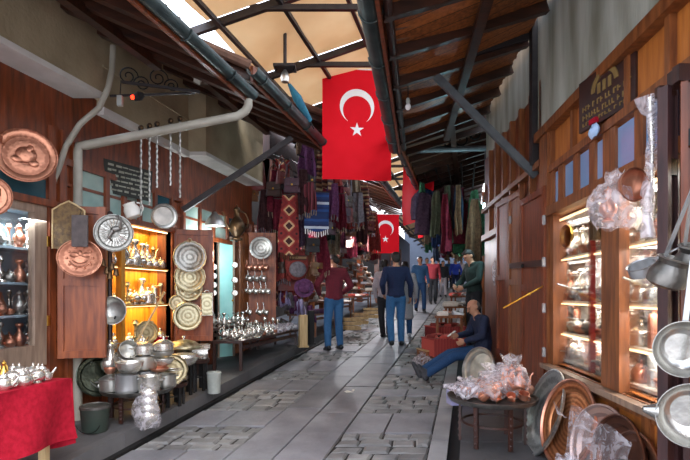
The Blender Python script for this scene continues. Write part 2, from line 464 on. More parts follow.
# ================================================================ paving
KX0, KX1 = -2.96, -.36
def lane(u, v): return (KX0 + .25 * v + u, v)
mb = MB(); mb.hexa([(-8, -3, gz(-3) - .4), (14, -3, gz(-3) - .4), (20, 60, gz(60) - .4), (-2, 60, gz(60) - .4), (-8, -3, gz(-3) - .022), (14, -3, gz(-3) - .022), (20, 60, gz(60) - .022), (-2, 60, gz(60) - .022)])
struct('ground', mb, M['joint'])
def stone(mb, poly, h=.0, lip=.012):
    "one paving stone: outline in lane coordinates, top level with the lane, edges rounded off"
    c = Vector((sum(p[0] for p in poly) / len(poly), sum(p[1] for p in poly) / len(poly)))
    lo = []; mi = []; hi = []
    for p in poly:
        q = Vector(p); d = (c - q).normalized()
        for lst, ins, z in ((lo, 0, -.06), (mi, 0, -lip), (hi, lip * 1.5, 0)):
            x, y = lane(*(q + d * ins)); lst.append(mb.bm.verts.new((x, y, gz(y) + z + h)))
    n = len(poly)
    for a, b in ((lo, mi), (mi, hi)):
        for i in range(n): mb.bm.faces.new((a[i], a[(i + 1) % n], b[(i + 1) % n], b[i]))
    mb.bm.faces.new(hi)
sl, cb = MB(), MB()
rnd = random.Random(3)
def slab_row(u0, u1, v0, v1, g=.008):
    stone(sl, [(u0 + g, v0 + g), (u1 - g, v0 + g), (u1 - g, v1 - g), (u0 + g, v1 - g)], rnd.uniform(-.003, .003), .006)
for u0, u1, v, step in ((.92, 1.32, -2.0, 1.35), (1.32, 1.75, -1.5, 1.25)):
    while v < 34:
        l = step * rnd.uniform(.75, 1.2); slab_row(u0, u1, v, v + l); v += l
def cobbles(u0, u1, v0, v1):
    nr = max(1, round((v1 - v0) / .165)); dv = (v1 - v0) / nr
    for r in range(nr):
        u = u0
        while u < u1 - .03:
            w = min(rnd.uniform(.15, .30), u1 - u)
            if u1 - u - w < .09: w = u1 - u
            g = .008
            j = lambda: rnd.uniform(-.014, .014)
            a, b, c, d = u + g, u + w - g, v0 + r * dv + g, v0 + (r + 1) * dv - g
            stone(cb, [(a + j(), c + j()), ((a + b) / 2, c + j()), (b + j(), c + j()), (b + j(), d + j()), ((a + b) / 2, d + j()), (a + j(), d + j())], rnd.uniform(-.012, .004), .016)
            u += w
for u0, u1, plan in ((0.02, .92, ((-2, 3.6, 'c'), (3.6, 4.35, 's'), (4.35, 4.98, 'c'), (4.98, 5.5, 's'), (5.5, 6.35, 'c'), (6.35, 6.9, 's'), (6.9, 7.5, 'c'), (7.5, 8.2, 's'), (8.2, 9.0, 'c'), (9, 9.6, 's'), (9.6, 11.5, 'c'), (11.5, 12.2, 's'), (12.2, 34, 'c'))),
                     (1.75, 2.6, ((-2, 3.4, 'c'), (3.4, 3.8, 's'), (3.8, 4.78, 'c'), (4.78, 5.4, 's'), (5.4, 6.1, 'c'), (6.1, 6.4, 's'), (6.4, 7.2, 'c'), (7.2, 7.7, 's'), (7.7, 8.9, 'c'), (8.9, 9.3, 's'), (9.3, 34, 'c')))):
    for v0, v1, k in plan:
        if k == 'c': cobbles(u0, u1, v0, v1)
        else:
            um = u0 + (u1 - u0) * rnd.uniform(.4, .6); slab_row(u0, um, v0, v1); slab_row(um, u1, v0, v1)
struct('paving_slabs', sl, M['pave'])
struct('paving_cobbles', cb, M['cobble'])
mb = MB()                                            # platforms in front of the shops
def plat(mb, xa, xb, Y0, Y1, h=PH, sa=.25, sb=.25):
    f = lambda x, s, Y, z: (x + s * Y, Y, z)
    mb.hexa([f(xa, sa, Y0, gz(Y0) - .2), f(xb, sb, Y0, gz(Y0) - .2), f(xb, sb, Y1, gz(Y1) - .2), f(xa, sa, Y1, gz(Y1) - .2),
             f(xa, sa, Y0, gz(Y0) + h), f(xb, sb, Y0, gz(Y0) + h), f(xb, sb, Y1, gz(Y1) + h), f(xa, sa, Y1, gz(Y1) + h)])
v = -2.0
while v < 34:
    l = rnd.uniform(.9, 1.5); plat(mb, -5.4, KX0 - .16, v + .003, v + l - .003); v += l
struct('platform_left', mb, M['platform'])
mb = MB(); v = -2.0
while v < 34:
    l = rnd.uniform(.8, 1.3); plat(mb, KX1 + .28, 3.4, v + .003, v + l - .003, sb=.1); v += l
struct('platform_right', mb, M['platform'])
mb = MB(); v = -2.0
while v < 34:
    l = rnd.uniform(.7, 1.1); plat(mb, KX0 - .15, KX0 - .05, v + .004, v + l - .004, PH + .004); v += l
struct('kerb_left', mb, M['platform'])
mb = MB(); v = -2.0
while v < 34:
    l = rnd.uniform(.7, 1.1); plat(mb, KX1 + .02, KX1 + .17, v + .004, v + l - .004, .06); v += l
struct('kerb_right', mb, M['kerb'])
mb = MB(); plat(mb, KX0 - .05, KX0 + .005, -2, 34, .012); struct('drain_left', mb, M['black'])
mb = MB(); plat(mb, KX1 + .17, KX1 + .285, -2, 34, .02); struct('drain_right', mb, M['black'])

# ================================================================ left row of shops
ZR = .80                                             # head of the shop doors
mb = MB(); lbox(mb, 2.2, 8.68, -.16, 0, 1.22, 1.95)
struct('wall_left', mb, M['wood_red'])
mb = MB()
for a, b in ((2.2, 3.45), (4.42, 5.12), (6.27, 7.3), (8.62, 9.6)): lbox(mb, a, b, -.16, 0, -1.7, 1.22)
lbox(mb, 3.45, 4.42, -.16, .0, -1.7, -.62); lbox(mb, 5.12, 6.27, -.16, -.02, -1.7, -.62)
struct('wall_left_front', mb, M['wood_red'])
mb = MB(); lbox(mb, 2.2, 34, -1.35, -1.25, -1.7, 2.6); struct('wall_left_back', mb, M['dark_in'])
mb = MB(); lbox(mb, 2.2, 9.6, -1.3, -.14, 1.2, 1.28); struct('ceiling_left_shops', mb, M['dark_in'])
mb = MB()
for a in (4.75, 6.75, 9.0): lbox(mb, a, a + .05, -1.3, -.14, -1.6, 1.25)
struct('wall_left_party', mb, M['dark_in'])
mb = MB()                                            # mouldings on the left front
for a, b in ((2.2, 8.68),): lbox(mb, a, b, 0, .045, .77, .83); lbox(mb, a, b, 0, .035, 1.19, 1.25); lbox(mb, a, b, 0, .02, 1.0, 1.03)
for y in (3.42, 4.4, 4.52, 5.1, 5.36, 5.62, 5.9, 6.24, 6.5, 6.9, 7.28, 7.7, 8.15, 8.6): lbox(mb, y, y + .055, 0, .04, .8, 1.22)
for y in (4.42, 4.62, 5.06, 6.27, 7.24, 8.62): lbox(mb, y, y + .07, 0, .03, -1.25, .8)
for y in (4.44, 4.56, 4.68): lbox(mb, y, y + .05, 0, .03, .8, 1.5)
struct('trim_1', mb, M['wood_red'])
k = 1
for y0, y1, m in ((3.48, 4.4, 'pane_teal'), (4.78, 5.1, 'pane_pale'), (5.16, 5.36, 'pane_pale'), (5.42, 5.62, 'pane_pale'), (5.68, 5.9, 'pane_pale'), (5.96, 6.24, 'pane_teal'), (6.56, 6.9, 'pane_pale'), (6.96, 7.28, 'pane_pale'), (7.34, 7.7, 'pane_pale'), (7.76, 8.15, 'pane_teal')):
    mb = MB(); lbox(mb, y0, y1, -.002, .012, .83, 1.0); lbox(mb, y0, y1, -.002, .012, 1.03, 1.19)
    struct('window_%d' % k, mb, M[m]); k += 1
mb = MB(); lbox(mb, 2.0, 4.72, -.1, .28, 1.9, 2.75); struct('balcony', mb, M['concrete_tan'])
mb = MB(); lbox(mb, 2.0, 4.722, -.1, .285, 1.85, 1.9); struct('balcony_soffit', mb, M['white_strip'])
mb = MB(); lbox(mb, 5.02, 6.58, -.1, .06, 1.88, 2.8); lbox(mb, 5.02, 6.58, .06, .075, 2.28, 2.30); struct('lintel_left', mb, M['concrete_tan'])
mb = MB(); lbox(mb, 5.02, 6.58, -.1, .075, 1.8, 1.88); struct('lintel_soffit', mb, M['white_strip'])
mb = MB(); lbox(mb, 6.6, 8.46, -.1, .28, 1.88, 2.9); struct('balcony', mb, M['concrete_tan'])
mb = MB(); lbox(mb, 6.6, 8.462, -.1, .285, 1.83, 1.88); struct('balcony_soffit', mb, M['white_strip'])
mb = MB(); lbox(mb, 9.6, 34, -.2, -.05, 1.3, 3.4); struct('wall_left_far', mb, M['wood_dark'])
mb = MB()
for y in (9.6, 12.2, 15.0, 18, 21.5, 25, 29): lbox(mb, y, y + .12, -.2, .0, -1, 2.6)
struct('wall_left_posts', mb, M['wood_red'])

# ---------------------------------------------------------------- eaves: sloped board roofs on rafters, half-round gutters
def eave(name, Y0, Y1, gx, gs, gzr, wx, ws, rise, m, raf_step, tile=True):
    "gutter line X = gx + gs*Y at height gzr over the eye, wall line X = wx + ws*Y, the boards climb by rise towards the wall"
    def q(Y, t, dz=0.0): return Vector((gx + gs * Y + (wx + ws * Y - gx - gs * Y) * t, Y - .24 * t * abs(wx - gx) * (1 if wx < gx else -.3), CZ + gzr + rise * t + dz))
    mb = MB(); mb.hexa([q(Y0, 0), q(Y0, 1), q(Y1, 1), q(Y1, 0), q(Y0, 0, .03), q(Y0, 1, .03), q(Y1, 1, .03), q(Y1, 0, .03)])
    r = struct(name, mb, m)
    mb = MB(); y = Y0 + .12
    while y < Y1:
        mb.beam(q(y, .0, -.05), q(y, 1, -.05), .07, .10); y += raf_step
    mb.beam(q(Y0, .55, -.13), q(Y1, .55, -.13), .08, .08)
    struct('rafters', mb, M['rafter'], parent=r)
    mb = MB(); mb.beam(q(Y0, -.01, -.04), q(Y1, -.01, -.04), .03, .16); struct('fascia_board', mb, M['wood_red'], parent=r)
    if tile:
        mb = MB(); y = Y0
        while y < Y1:
            mb.tube([q(y, .0, .04), q(y, 1, .05)], .05, 8); y += .17
        struct('roof_tiles', mb, plain('clay roof tile', '#5a4338', '#7a5c4c', .9, isl=.2), parent=r)
    return q
def gutter(name, Y0, Y1, q, side, r=.062):
    mb = MB(); pts = []
    d = (q(Y1, 0) - q(Y0, 0)); n = 6
    c0, c1 = q(Y0, 0, -.03) + Vector((side * r, 0, 0)), q(Y1, 0, -.03) + Vector((side * r, 0, 0))
    for p0, p1 in ((c0, c1),):
        e = (p1 - p0).normalized(); a = Vector((e.y, -e.x, 0)).normalized()
        def f(u, v): ang = pi + pi * v; return p0.lerp(p1, u) + a * r * cos(ang) + Vector((0, 0, r * 1.15 * sin(ang)))
        mb.sheet(f, 8, 10, .006)
        for end in (p0, p1): mb.lathe([(0, 0), (r * .98, 0), (r * .98, .01), (0, .01)], 16, Matrix.Translation(end) @ Matrix.Diagonal((1, 1, 1, 1)) @ Matrix.Rotation(pi / 2, 4, 'X') @ Matrix.Diagonal((1, 1, 1, 1))) if False else None
        L = (p1 - p0).length; k = int(L / .8)
        for i in range(k + 1):
            u = (i + .3) / (k + 1)
            pc = p0.lerp(p1, u)
            mb.tube([pc + a * (r + .006) * cos(pi + pi * j / 8) + Vector((0, 0, (r + .008) * 1.15 * sin(pi + pi * j / 8))) for j in range(9)], .007, 6)
    return struct(name, mb, M['gutter'], True)
qL1 = eave('roof_eave_left', 1.5, 5.1, -2.26, .25, 2.06, -3.75, .24, .55, M['roof_board'], .42)
qL2 = eave('roof_eave_left', 5.05, 7.75, -2.22, .25, 2.27, -3.75, .24, .55, M['roof_board'], .42)
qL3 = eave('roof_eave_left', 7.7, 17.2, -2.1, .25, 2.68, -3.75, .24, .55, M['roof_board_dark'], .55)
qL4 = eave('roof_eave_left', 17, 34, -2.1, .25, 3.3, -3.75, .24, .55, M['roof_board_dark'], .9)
gutter('gutter_left', 1.5, 5.06, qL1, 1); gutter('gutter_left', 4.95, 7.75, qL2, 1, .065); gutter('gutter_left', 7.7, 17.2, qL3, 1, .08)
qR1 = eave('roof_eave_right', .5, 7.2, -.28, .15, 2.13, 1.45, .08, .48, M['roof_board'], .62)
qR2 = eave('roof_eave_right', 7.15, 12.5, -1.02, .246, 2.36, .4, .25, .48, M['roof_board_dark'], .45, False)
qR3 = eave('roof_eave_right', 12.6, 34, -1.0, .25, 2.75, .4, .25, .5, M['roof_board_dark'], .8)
gutter('gutter_right', .5, 7.16, qR1, -1, .085); gutter('gutter_right', 7.0, 12.4, qR2, -1, .075); gutter('gutter_right', 12.6, 30, qR3, -1, .08)
mb = MB(); a, b = qR1(.5, 0, -.02), qR1(7.16, 0, -.02); mb.tube([a + Vector((.05, 0, -.03)), b + Vector((.05, 0, -.03))], .035, 8)
struct('eave_pole', mb, M['wood_dark'], True)

# ---------------------------------------------------------------- drain pipes and steel
mb = MB(); ge = Vector((-.97, 5.02, CZ + 1.95)); w0 = P(79, 146, 4.72)
mb.tube([ge, ge + Vector((0, 0, -.06)), ge + Vector((-.03, -.01, -.12)), ge + Vector((-.1, -.02, -.17)), w0 + Vector((.06, .01, .01)), w0, w0 + Vector((-.015, 0, -.06)), Vector((w0.x - .015, w0.y, pz(4.72)))], .043, 12)
for z in (.2, .9, 1.25): mb.lathe([(.05, 0), (.05, .02)], 12, Matrix.Translation((w0.x - .015, w0.y, 1.0 + z * .9)))
dp = struct('drain_pipe', mb, M['pipe'], True)
mb = MB(); mb.tube([P(113, 46, 4.7), P(112, 70, 4.68), P(108, 88, 4.66), P(99, 108, 4.62), P(80, 124, 4.6), P(66, 146, 4.56), P(58, 170, 4.52), P(51, 186, 4.48), P(49, 189, 4.44)], .027, 10)
struct('drain_pipe', mb, M['pipe'], True)
mb = MB(); mb.tube([P(404, 150, 8.2), P(487, 148.5, 8.6), P(488, 152, 8.6), P(488, 292, 8.6)], .06, 10); mb.lathe([(.075, 0), (.075, .06)], 12, Matrix.Translation(P(488, 200, 8.6)))
struct('drain_pipe', mb, M['steel_grey'], True)
mb = MB(); mb.beam(P(183, 210, 6.5), P(292, 138, 6.6), .05, .07); struct('bracket_strut', mb, M['steel_dark'])
mb = MB(); mb.beam(P(536, 176, 4.98), P(436, 76, 5.0), .05, .07); struct('bracket_strut', mb, M['steel_grey'])
mb = MB(); mb.beam(P(402, 76, 5.0), P(541, 33, 5.0), .05, .06); mb.beam(P(404, 152, 8.2), P(486, 128, 8.4), .05, .06); struct('steel_rafters', mb, M['steel_dark'])
mb = MB(); mb.beam(P(122, 82, 4.9), P(200, 92, 5.0), .025, .025); mb.beam(P(110, 96, 4.95), P(195, 93, 5.05), .02, .02); struct('tie_rod', mb, M['steel_dark'])
# ornamental scrolls under the eaves
def scroll(c, r, rz, turns=1.6, flip=1):
    T = Matrix.Translation(c) @ Matrix.Rotation(rz, 4, 'Z')
    return [T @ Vector((flip * (r * (1 - t * .8)) * cos(turns * 2 * pi * t), 0, (r * (1 - t * .8)) * sin(turns * 2 * pi * t))) for t in [i / 26 for i in range(27)]]
mb = MB()
for px, py, r, f in ((462, 143, .17, 1), (474, 138, .14, -1), (481, 132, .10, 1), (448, 146, .12, -1)): mb.tube(scroll(P(px, py - 4, 8.5), r, 0, flip=f), .016, 6)
mb.beam(P(436, 147, 8.5), P(486, 124, 8.5), .02, .02)
struct('iron_scroll_bracket', mb, M['iron'], True)
mb = MB()
for px, py, r, f in ((128, 76, .12, 1), (142, 84, .10, -1), (158, 78, .12, 1), (172, 86, .09, -1)): mb.tube(scroll(P(px, py, 5.0), r * .8, .3, flip=f), .007, 6)
struct('iron_scroll_bracket', mb, M['iron'], True)

# ---------------------------------------------------------------- canopy of stretched fabric between the eaves
def can(xo, Y, dz=0.0): return Vector((xo + .25 * Y, Y, CZ + 3.0 + .35 * (xo + 2.6) + dz))
m, nt, b = _new('tan awning fabric'); L = nt.links.new
nt.nodes.remove(b); nz = _n(nt, 'ShaderNodeTexNoise', Scale=1.6, Detail=5.0); L(coords(nt), nz.inputs['Vector'])
rp = ramp(nt, [(.3, '#dcc2a0'), (.7, '#e8d4b6')]); L(nz.outputs['Fac'], rp.inputs['Fac'])
d1, d2, mx = nt.nodes.new('ShaderNodeBsdfDiffuse'), nt.nodes.new('ShaderNodeBsdfTranslucent'), nt.nodes.new('ShaderNodeMixShader'); mx.inputs[0].default_value = .42
for d in (d1, d2): L(rp.outputs['Color'], d.inputs['Color'])
L(d1.outputs[0], mx.inputs[1]); L(d2.outputs[0], mx.inputs[2]); L(mx.outputs[0], nt.nodes['Material Output'].inputs[0]); M['awning'] = m
YS = (1.4, 2.75, 4.1, 5.45, 6.8, 8.15, 9.5, 10.85, 12.2, 13.55, 14.9, 16.25, 17.6, 19, 21, 23, 25, 27, 29, 31, 33)  # the wider far bays are added to darken the end of the street
mb = MB()
for a, b in zip(YS, YS[1:]):
    mb.sheet(lambda u, v: can(-2.86 + 2.91 * u, a + .02 + (b - a - .04) * v, .06 - .10 * sin(pi * v) * (.4 + .6 * sin(pi * u))), 10, 6, .003)
aw = struct('awning', mb, M['awning'], True)
mb = MB()
for y in YS:
    mb.beam(can(-3.05, y), can(.1, y), .06, .08)
    z = CZ + 3.12
    mb.beam((-2.4 + .25 * y, y, z), (-.1 + .25 * y, y, z), .05, .06)
for xo in (-2.72, -2.05, -1.4, -.6): mb.beam(can(xo, 1.4, -.03), can(xo, 33, -.03), .045, .05)
struct('awning_frame', mb, M['steel_dark'])

# ================================================================ right row of shops
mb = MB(); rbox(mb, .3, 4.84, -.14, .02, 1.53, 2.75); struct('fascia_right', mb, M['concrete_grey'])
mb = MB(); rbox(mb, 5.02, 7.6, -.2, -.04, 2.05, 2.85); struct('fascia_right', mb, M['concrete_grey'])
mb = MB(); rbox(mb, .3, 4.84, -.1, .06, 1.46, 1.54); struct('trim_2', mb, M['wood_mid'])
mb = MB(); mb.beam(P(535, 165, 4.93), P(535, 20, 4.93), .085, .085); struct('steel_post', mb, M['steel_dark'])
mb = MB(); rbox(mb, .3, 4.6, -.12, -.02, 1.10, 1.5); struct('wall_right', mb, M['wood_orange'])
mb = MB(); rbox(mb, .3, 4.6, -.12, 0, -1.7, -.62); struct('wall_right_below', mb, M['wood_orange'])
mb = MB()                                            # frame of the near shop front
rbox(mb, .3, 4.62, -.1, .03, 1.09, 1.15); rbox(mb, .3, 4.62, -.1, .05, .70, .78)
for y, w_ in ((4.41, .1), (4.17, .12), (3.85, .1), (3.54, .1), (3.23, .18), (2.88, .1), (2.5, .1), (2.2, .06)): rbox(mb, y, y + w_, -.03, .015, .75, 1.1)
for y in (4.46, 3.95, 3.42, 3.05, 2.6, 2.2): rbox(mb, y, y + .05, -.05, .02, 1.1, 1.5)
rbox(mb, 4.5, 4.72, -.14, .04, -1.35, 1.5)
rbox(mb, 3.14, 3.40, -.035, .03, -.62, .75)
for y in (4.40, 2.35): rbox(mb, y, y + .08, -.035, .02, -.62, .75)
for y in (4.0, 3.62, 3.20, 2.78, 2.45): rbox(mb, y, y + .1, -.05, .025, -1.3, -.66)
rbox(mb, 2.0, 4.6, -.05, .025, -1.32, -1.2); rbox(mb, 2.0, 4.6, -.05, .02, -.72, -.62)
struct('window_frame_right', mb, M['wood_mid'])
mb = MB(); rbox(mb, 2.0, 4.56, -.1, .09, -.665, -.625); struct('window_sill_right', mb, M['wood_grey'])
k = 20
for a, b in ((4.29, 4.41), (3.95, 4.17), (3.64, 3.85), (3.41, 3.54), (2.98, 3.23), (2.6, 2.88), (2.26, 2.5)):
    mb = MB(); rbox(mb, a, b, -.015, -.005, .79, 1.07); struct('window_%d' % k, mb, M['pane_sky']); k += 1
for a, b in ((3.40, 4.42), (2.42, 3.14)):
    mb = MB(); rbox(mb, a, b, -.03, -.022, -.62, .70); struct('window_%d' % k, mb, M['pane']); k += 1
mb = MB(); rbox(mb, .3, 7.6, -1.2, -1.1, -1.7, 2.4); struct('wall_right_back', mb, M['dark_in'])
mb = MB(); rbox(mb, 1.2, 5.3, -1.2, -.1, .72, .78); struct('ceiling_right_shop', mb, M['wood_mid'])
mb = MB(); rbox(mb, 5.26, 5.30, -1.2, -.1, -1.5, .8); rbox(mb, 1.2, 1.26, -1.2, -.1, -1.5, .8); struct('wall_right_party', mb, M['wood_mid'])
mb = MB(); rbox(mb, 1.2, 5.26, -.52, -.48, -1.5, .8); struct('wall_right_display_back', mb, plain('pale display lining', '#aaa396', '#cdc6ba', .8))
# next shop along: wood front behind folded shutters
mb = MB(); rbox(mb, 4.72, 7.7, -.09, -.04, -1.7, 2.06); struct('wall_right_next', mb, M['wood_red'])
mb = MB()
for y in (4.74, 5.1, 5.5, 5.9, 6.3, 6.7, 7.1): rbox(mb, y, y + .06, -.04, .02, .85, 2.04)
rbox(mb, 4.74, 7.6, -.04, .04, .80, .88); rbox(mb, 4.74, 7.6, -.04, .04, 1.22, 1.28)
struct('trim_3', mb, M['wood_mid'])
# far right row
mb = MB(); fbox(mb, 7.8, 34, -.5, -.25, -1.5, 3.2); struct('wall_right_far', mb, M['wood_dark'])
mb = MB()
for y in (7.75, 10.4, 13.2, 16.2, 19.5, 23.5, 28): fbox(mb, y, y + .16, -.25, -.02, -1.4, 2.7)
struct('wall_right_posts', mb, M['wood_red'])
# end of the street: houses where the lane bends away
mb = MB(); mb.box((11.5, 37, 4.6), (14, 1.5, 6.0), rz=-.2); struct('wall_end', mb, plain('distant house in haze blue', '#2c3340', '#424a58', .9, 0, .6))  # bluish haze of the distance is put into the wall colour
# ================================================================ kinds of ware (local z up, standing on z = 0)
RX = Matrix.Rotation(pi / 2, 4, 'X')                 # turns a lathe about z into one that faces local -Y
def arc(c, r, a0, a1, n=10, plane='xz', sx=1.0):
    o = []
    for i in range(n + 1):
        a = R(a0 + (a1 - a0) * i / n); u, v = r * sx * cos(a), r * sin(a)
        o.append((c[0] + u, c[1], c[2] + v) if plane == 'xz' else (c[0] + u, c[1] + v, c[2]))
    return o
def shell(prof, t):                                  # an open vessel: outline plus an inner wall
    return [(0, prof[0][1])] + list(prof) + [(max(r - t, .001), z) for r, z in reversed(prof[1:])] + [(max(prof[0][0] - t, .001), prof[0][1] + t), (0, prof[0][1] + t)]
K = {}
def kind(key, fn):
    if key not in K: K[key] = Kind(fn)
    return K[key]
def ewer(m, h=.3):
    def f():
        t = thing('ewer', '', 'ewer'); s = h / .3
        MB().lathe([(0, 0), (.05 * s, 0), (.052 * s, .01 * s), (.03 * s, .03 * s), (.07 * s, .08 * s), (.078 * s, .12 * s), (.06 * s, .17 * s), (.026 * s, .21 * s), (.022 * s, .25 * s), (.034 * s, .275 * s), (0, .275 * s)], 20).build('body', m, t)
        ld = MB().lathe([(.034 * s, .275 * s), (.03 * s, .29 * s), (.008 * s, .302 * s), (0, .302 * s)], 16).build('lid', m, t)
        MB().ell((0, 0, .31 * s), (.008 * s, .008 * s, .012 * s), 8).build('knob', m, ld)
        MB().tube([(.03 * s, 0, .265 * s), (.075 * s, 0, .25 * s), (.105 * s, 0, .19 * s), (.1 * s, 0, .13 * s), (.07 * s, 0, .10 * s)], .007 * s, 8).build('handle', m, t)
        MB().tube([(-.07 * s, 0, .10 * s), (-.105 * s, 0, .15 * s), (-.11 * s, 0, .21 * s), (-.135 * s, 0, .245 * s)], [.016 * s, .011 * s, .008 * s, .007 * s], 8).build('spout', m, t)
        return t
    return kind(('ewer', m.name, h), f)
def teapot(m):
    def f():
        t = thing('teapot', '', 'teapot')
        MB().lathe([(0, 0), (.03, 0), (.045, .02), (.05, .045), (.04, .07), (.026, .08), (0, .08)], 16).build('body', m, t)
        ld = MB().lathe([(.028, .08), (.02, .095), (.004, .1), (0, .1)], 12).build('lid', m, t)
        MB().ell((0, 0, .106), (.006, .006, .009), 8).build('knob', m, ld)
        MB().tube([(.035, 0, .073), (.068, 0, .07), (.073, 0, .045), (.048, 0, .03)], .005, 6).build('handle', m, t)
        MB().tube([(-.045, 0, .03), (-.065, 0, .05), (-.085, 0, .083)], [.011, .008, .005], 8).build('spout', m, t)
        return t
    return kind(('teapot', m.name), f)
def cezve(m, hl=.13):
    def f():
        t = thing('coffee_pot', '', 'coffee pot')
        MB().lathe(shell([(.038, 0), (.046, .012), (.043, .05), (.034, .07), (.041, .085)], .003), 18).build('body', m, t)
        MB().tube([(.036, 0, .075), (.07, 0, .085), (.04 + hl, 0, .115)], [.007, .006, .006], 8).build('handle', m, t)
        return t
    return kind(('cezve', m.name, hl), f)
def pot(m, r=.12, h=.12, lid=True, ears=True):
    def f():
        t = thing('cooking_pot', '', 'pot')
        MB().lathe(shell([(r * .9, 0), (r * .98, h * .06), (r, h * .2), (r, h * .96), (r * 1.05, h)], .004), 28).build('body', m, t)
        if ears:
            for s in (-1, 1): MB().tube([(s * r, -.03, h * .75), (s * (r + .035), -.022, h * .78), (s * (r + .035), .022, h * .78), (s * r, .03, h * .75)], .006, 6).build('handle', m, t)
        if lid:
            l = MB().lathe([(r * 1.06, h), (r * 1.06, h + .006), (r * .9, h + .018), (r * .5, h + .04), (.012, h + .046), (0, h + .046)], 28).build('lid', m, t)
            MB().lathe([(.012, h + .046), (.01, h + .058), (.02, h + .066), (.016, h + .076), (0, h + .078)], 12).build('knob', m, l)
        return t
    return kind(('pot', m.name, r, h, lid, ears), f)
def bowl(m, r=.09, h=.05):
    def f():
        t = thing('bowl', '', 'bowl')
        MB().lathe(shell([(r * .45, 0), (r * .75, h * .25), (r * .95, h * .7), (r, h)], .003), 24).build('body', m, t)
        MB().lathe([(r, h), (r * 1.03, h), (r * 1.03, h + .005), (r * .985, h + .005)], 24).build('rim', m, t)
        return t
    return kind(('bowl', m.name, r, h), f)
def cup(m):
    def f():
        t = thing('cup', '', 'cup')
        MB().lathe(shell([(.016, 0), (.03, .01), (.034, .03), (.036, .055)], .003), 16).build('body', m, t)
        MB().tube(arc((.033, 0, .032), .016, 95, -95, 8), .004, 6).build('handle', m, t)
        return t
    return kind(('cup', m.name), f)
def sugar(m):
    def f():
        t = thing('sugar_bowl', '', 'sugar bowl')
        MB().lathe([(0, 0), (.032, 0), (.02, .012), (.045, .03), (.05, .05), (.046, .056), (0, .056)], 18).build('body', m, t)
        l = MB().lathe([(.05, .056), (.044, .075), (.025, .092), (.006, .098), (0, .098)], 18).build('lid', m, t)
        MB().lathe([(.005, .098), (.01, .108), (.003, .12), (0, .122)], 8).build('knob', m, l)
        return t
    return kind(('sugar', m.name), f)
def vase(m, h=.3):
    def f():
        t = thing('vase', '', 'vase'); s = h / .3
        MB().lathe([(r * s, z * s) for r, z in [(0, 0), (.055, 0), (.06, .008), (.07, .04), (.075, .09), (.062, .14), (.03, .185), (.022, .21), (.024, .24), (.045, .262), (.05, .275), (.045, .29), (.03, .3), (0, .3)]], 24).build('body', m, t)
        MB().lathe([(.0755 * s, .085 * s), (.079 * s, .09 * s), (.0755 * s, .095 * s)], 24).build('band', m, t)
        return t
    return kind(('vase', m.name, h), f)
def grinder(m):
    def f():
        t = thing('coffee_grinder', '', 'coffee grinder')
        MB().lathe([(0, 0), (.028, 0), (.028, .07), (.031, .072), (.031, .08), (.027, .082), (.027, .15), (.02, .17), (0, .172)], 18).build('body', m, t)
        MB().tube([(0, 0, .17), (0, 0, .188), (.07, 0, .188)], .005, 6).build('crank', m, t)
        MB().ell((.07, 0, .2), (.01, .01, .014), 8).build('knob', m, t)
        return t
    return kind(('grinder', m.name), f)
def candlestick(m):
    def f():
        t = thing('candlestick', '', 'candlestick')
        MB().lathe([(0, 0), (.05, 0), (.045, .012), (.012, .03), (.01, .06), (.02, .075), (.01, .09), (.009, .16), (.018, .172), (.012, .18), (0, .18)], 16).build('stem', m, t)
        MB().lathe(shell([(.012, .18), (.028, .186), (.02, .2), (.02, .215)], .003), 14).build('candle_cup', m, t)
        return t
    return kind(('candle', m.name), f)
def saucepan(m, r=.1, h=.1, hl=.32, hm=None):
    def f():
        t = thing('saucepan', '', 'saucepan')
        MB().lathe(shell([(r * .85, 0), (r * .96, h * .08), (r, h * .3), (r * .97, h * .9), (r * 1.05, h)], .004), 28).build('body', m, t)
        MB().tube([(r * .95, 0, h * .9), (r + .05, 0, h * .95), (r + hl, 0, h * 1.15)], [.012, .009, .008], 8).build('handle', hm or m, t)
        MB().lathe([(.012, 0), (.016, .0), (.016, .006), (.012, .006), (.012, 0)], 12, Matrix.Translation((r + hl + .014, 0, h * 1.15))).build('hanging_ring', hm or m, t)
        return t
    return kind(('saucepan', m.name, r, h, hl), f)
def dish(m, r=.2, rim=None, lobes=0, ears=False, deep=.02, name='tray', cat='tray', ring=False):
    "a tray or plate whose face looks along local -Y, centre at the origin"
    def f():
        t = thing(name, '', cat); lb = .05 if lobes else 0
        MB().lathe([(0, 0), (r * .72, 0), (r * .80, deep * .55), (r * .93, deep * .6), (r * .94, deep * .4), (r * .82, deep * .3), (r * .72, -.006), (0, -.006)], 40, RX, lobe=lb, nl=lobes).build('face', m, t)
        MB().lathe([(r * .92, deep * .7), (r * .96, deep), (r, deep * .9), (r * .99, deep * .5), (r * .92, deep * .35), (r * .92, deep * .7)], 40, RX, lobe=lb, nl=lobes).build('rim', rim or m, t)
        if ears:
            for s in (-1, 1): MB().tube([(s * r * .97, -deep * .7, -.045), (s * (r * .97 + .035), -deep, -.035), (s * (r * .97 + .035), -deep, .035), (s * r * .97, -deep * .7, .045)], .006, 6).build('handle', rim or m, t)
        if ring: MB().lathe([(.02, -.004), (.027, 0), (.02, .004), (.016, 0), (.02, -.004)], 14, Matrix.Translation((0, -deep, r + .012)) @ RX).build('hanging_ring', rim or m, t)
        return t
    return kind(('dish', m.name, r, rim and rim.name, lobes, ears, deep, name, ring), f)
SV, SD, SW, SC, CP, CF, CB, BR, BZ, ST, PW = (M[k] for k in ('silver', 'silver_dull', 'silver_warm', 'silver_cool', 'copper', 'copper_flat', 'copper_bright', 'brass', 'bronze_dark', 'steel', 'pewter'))

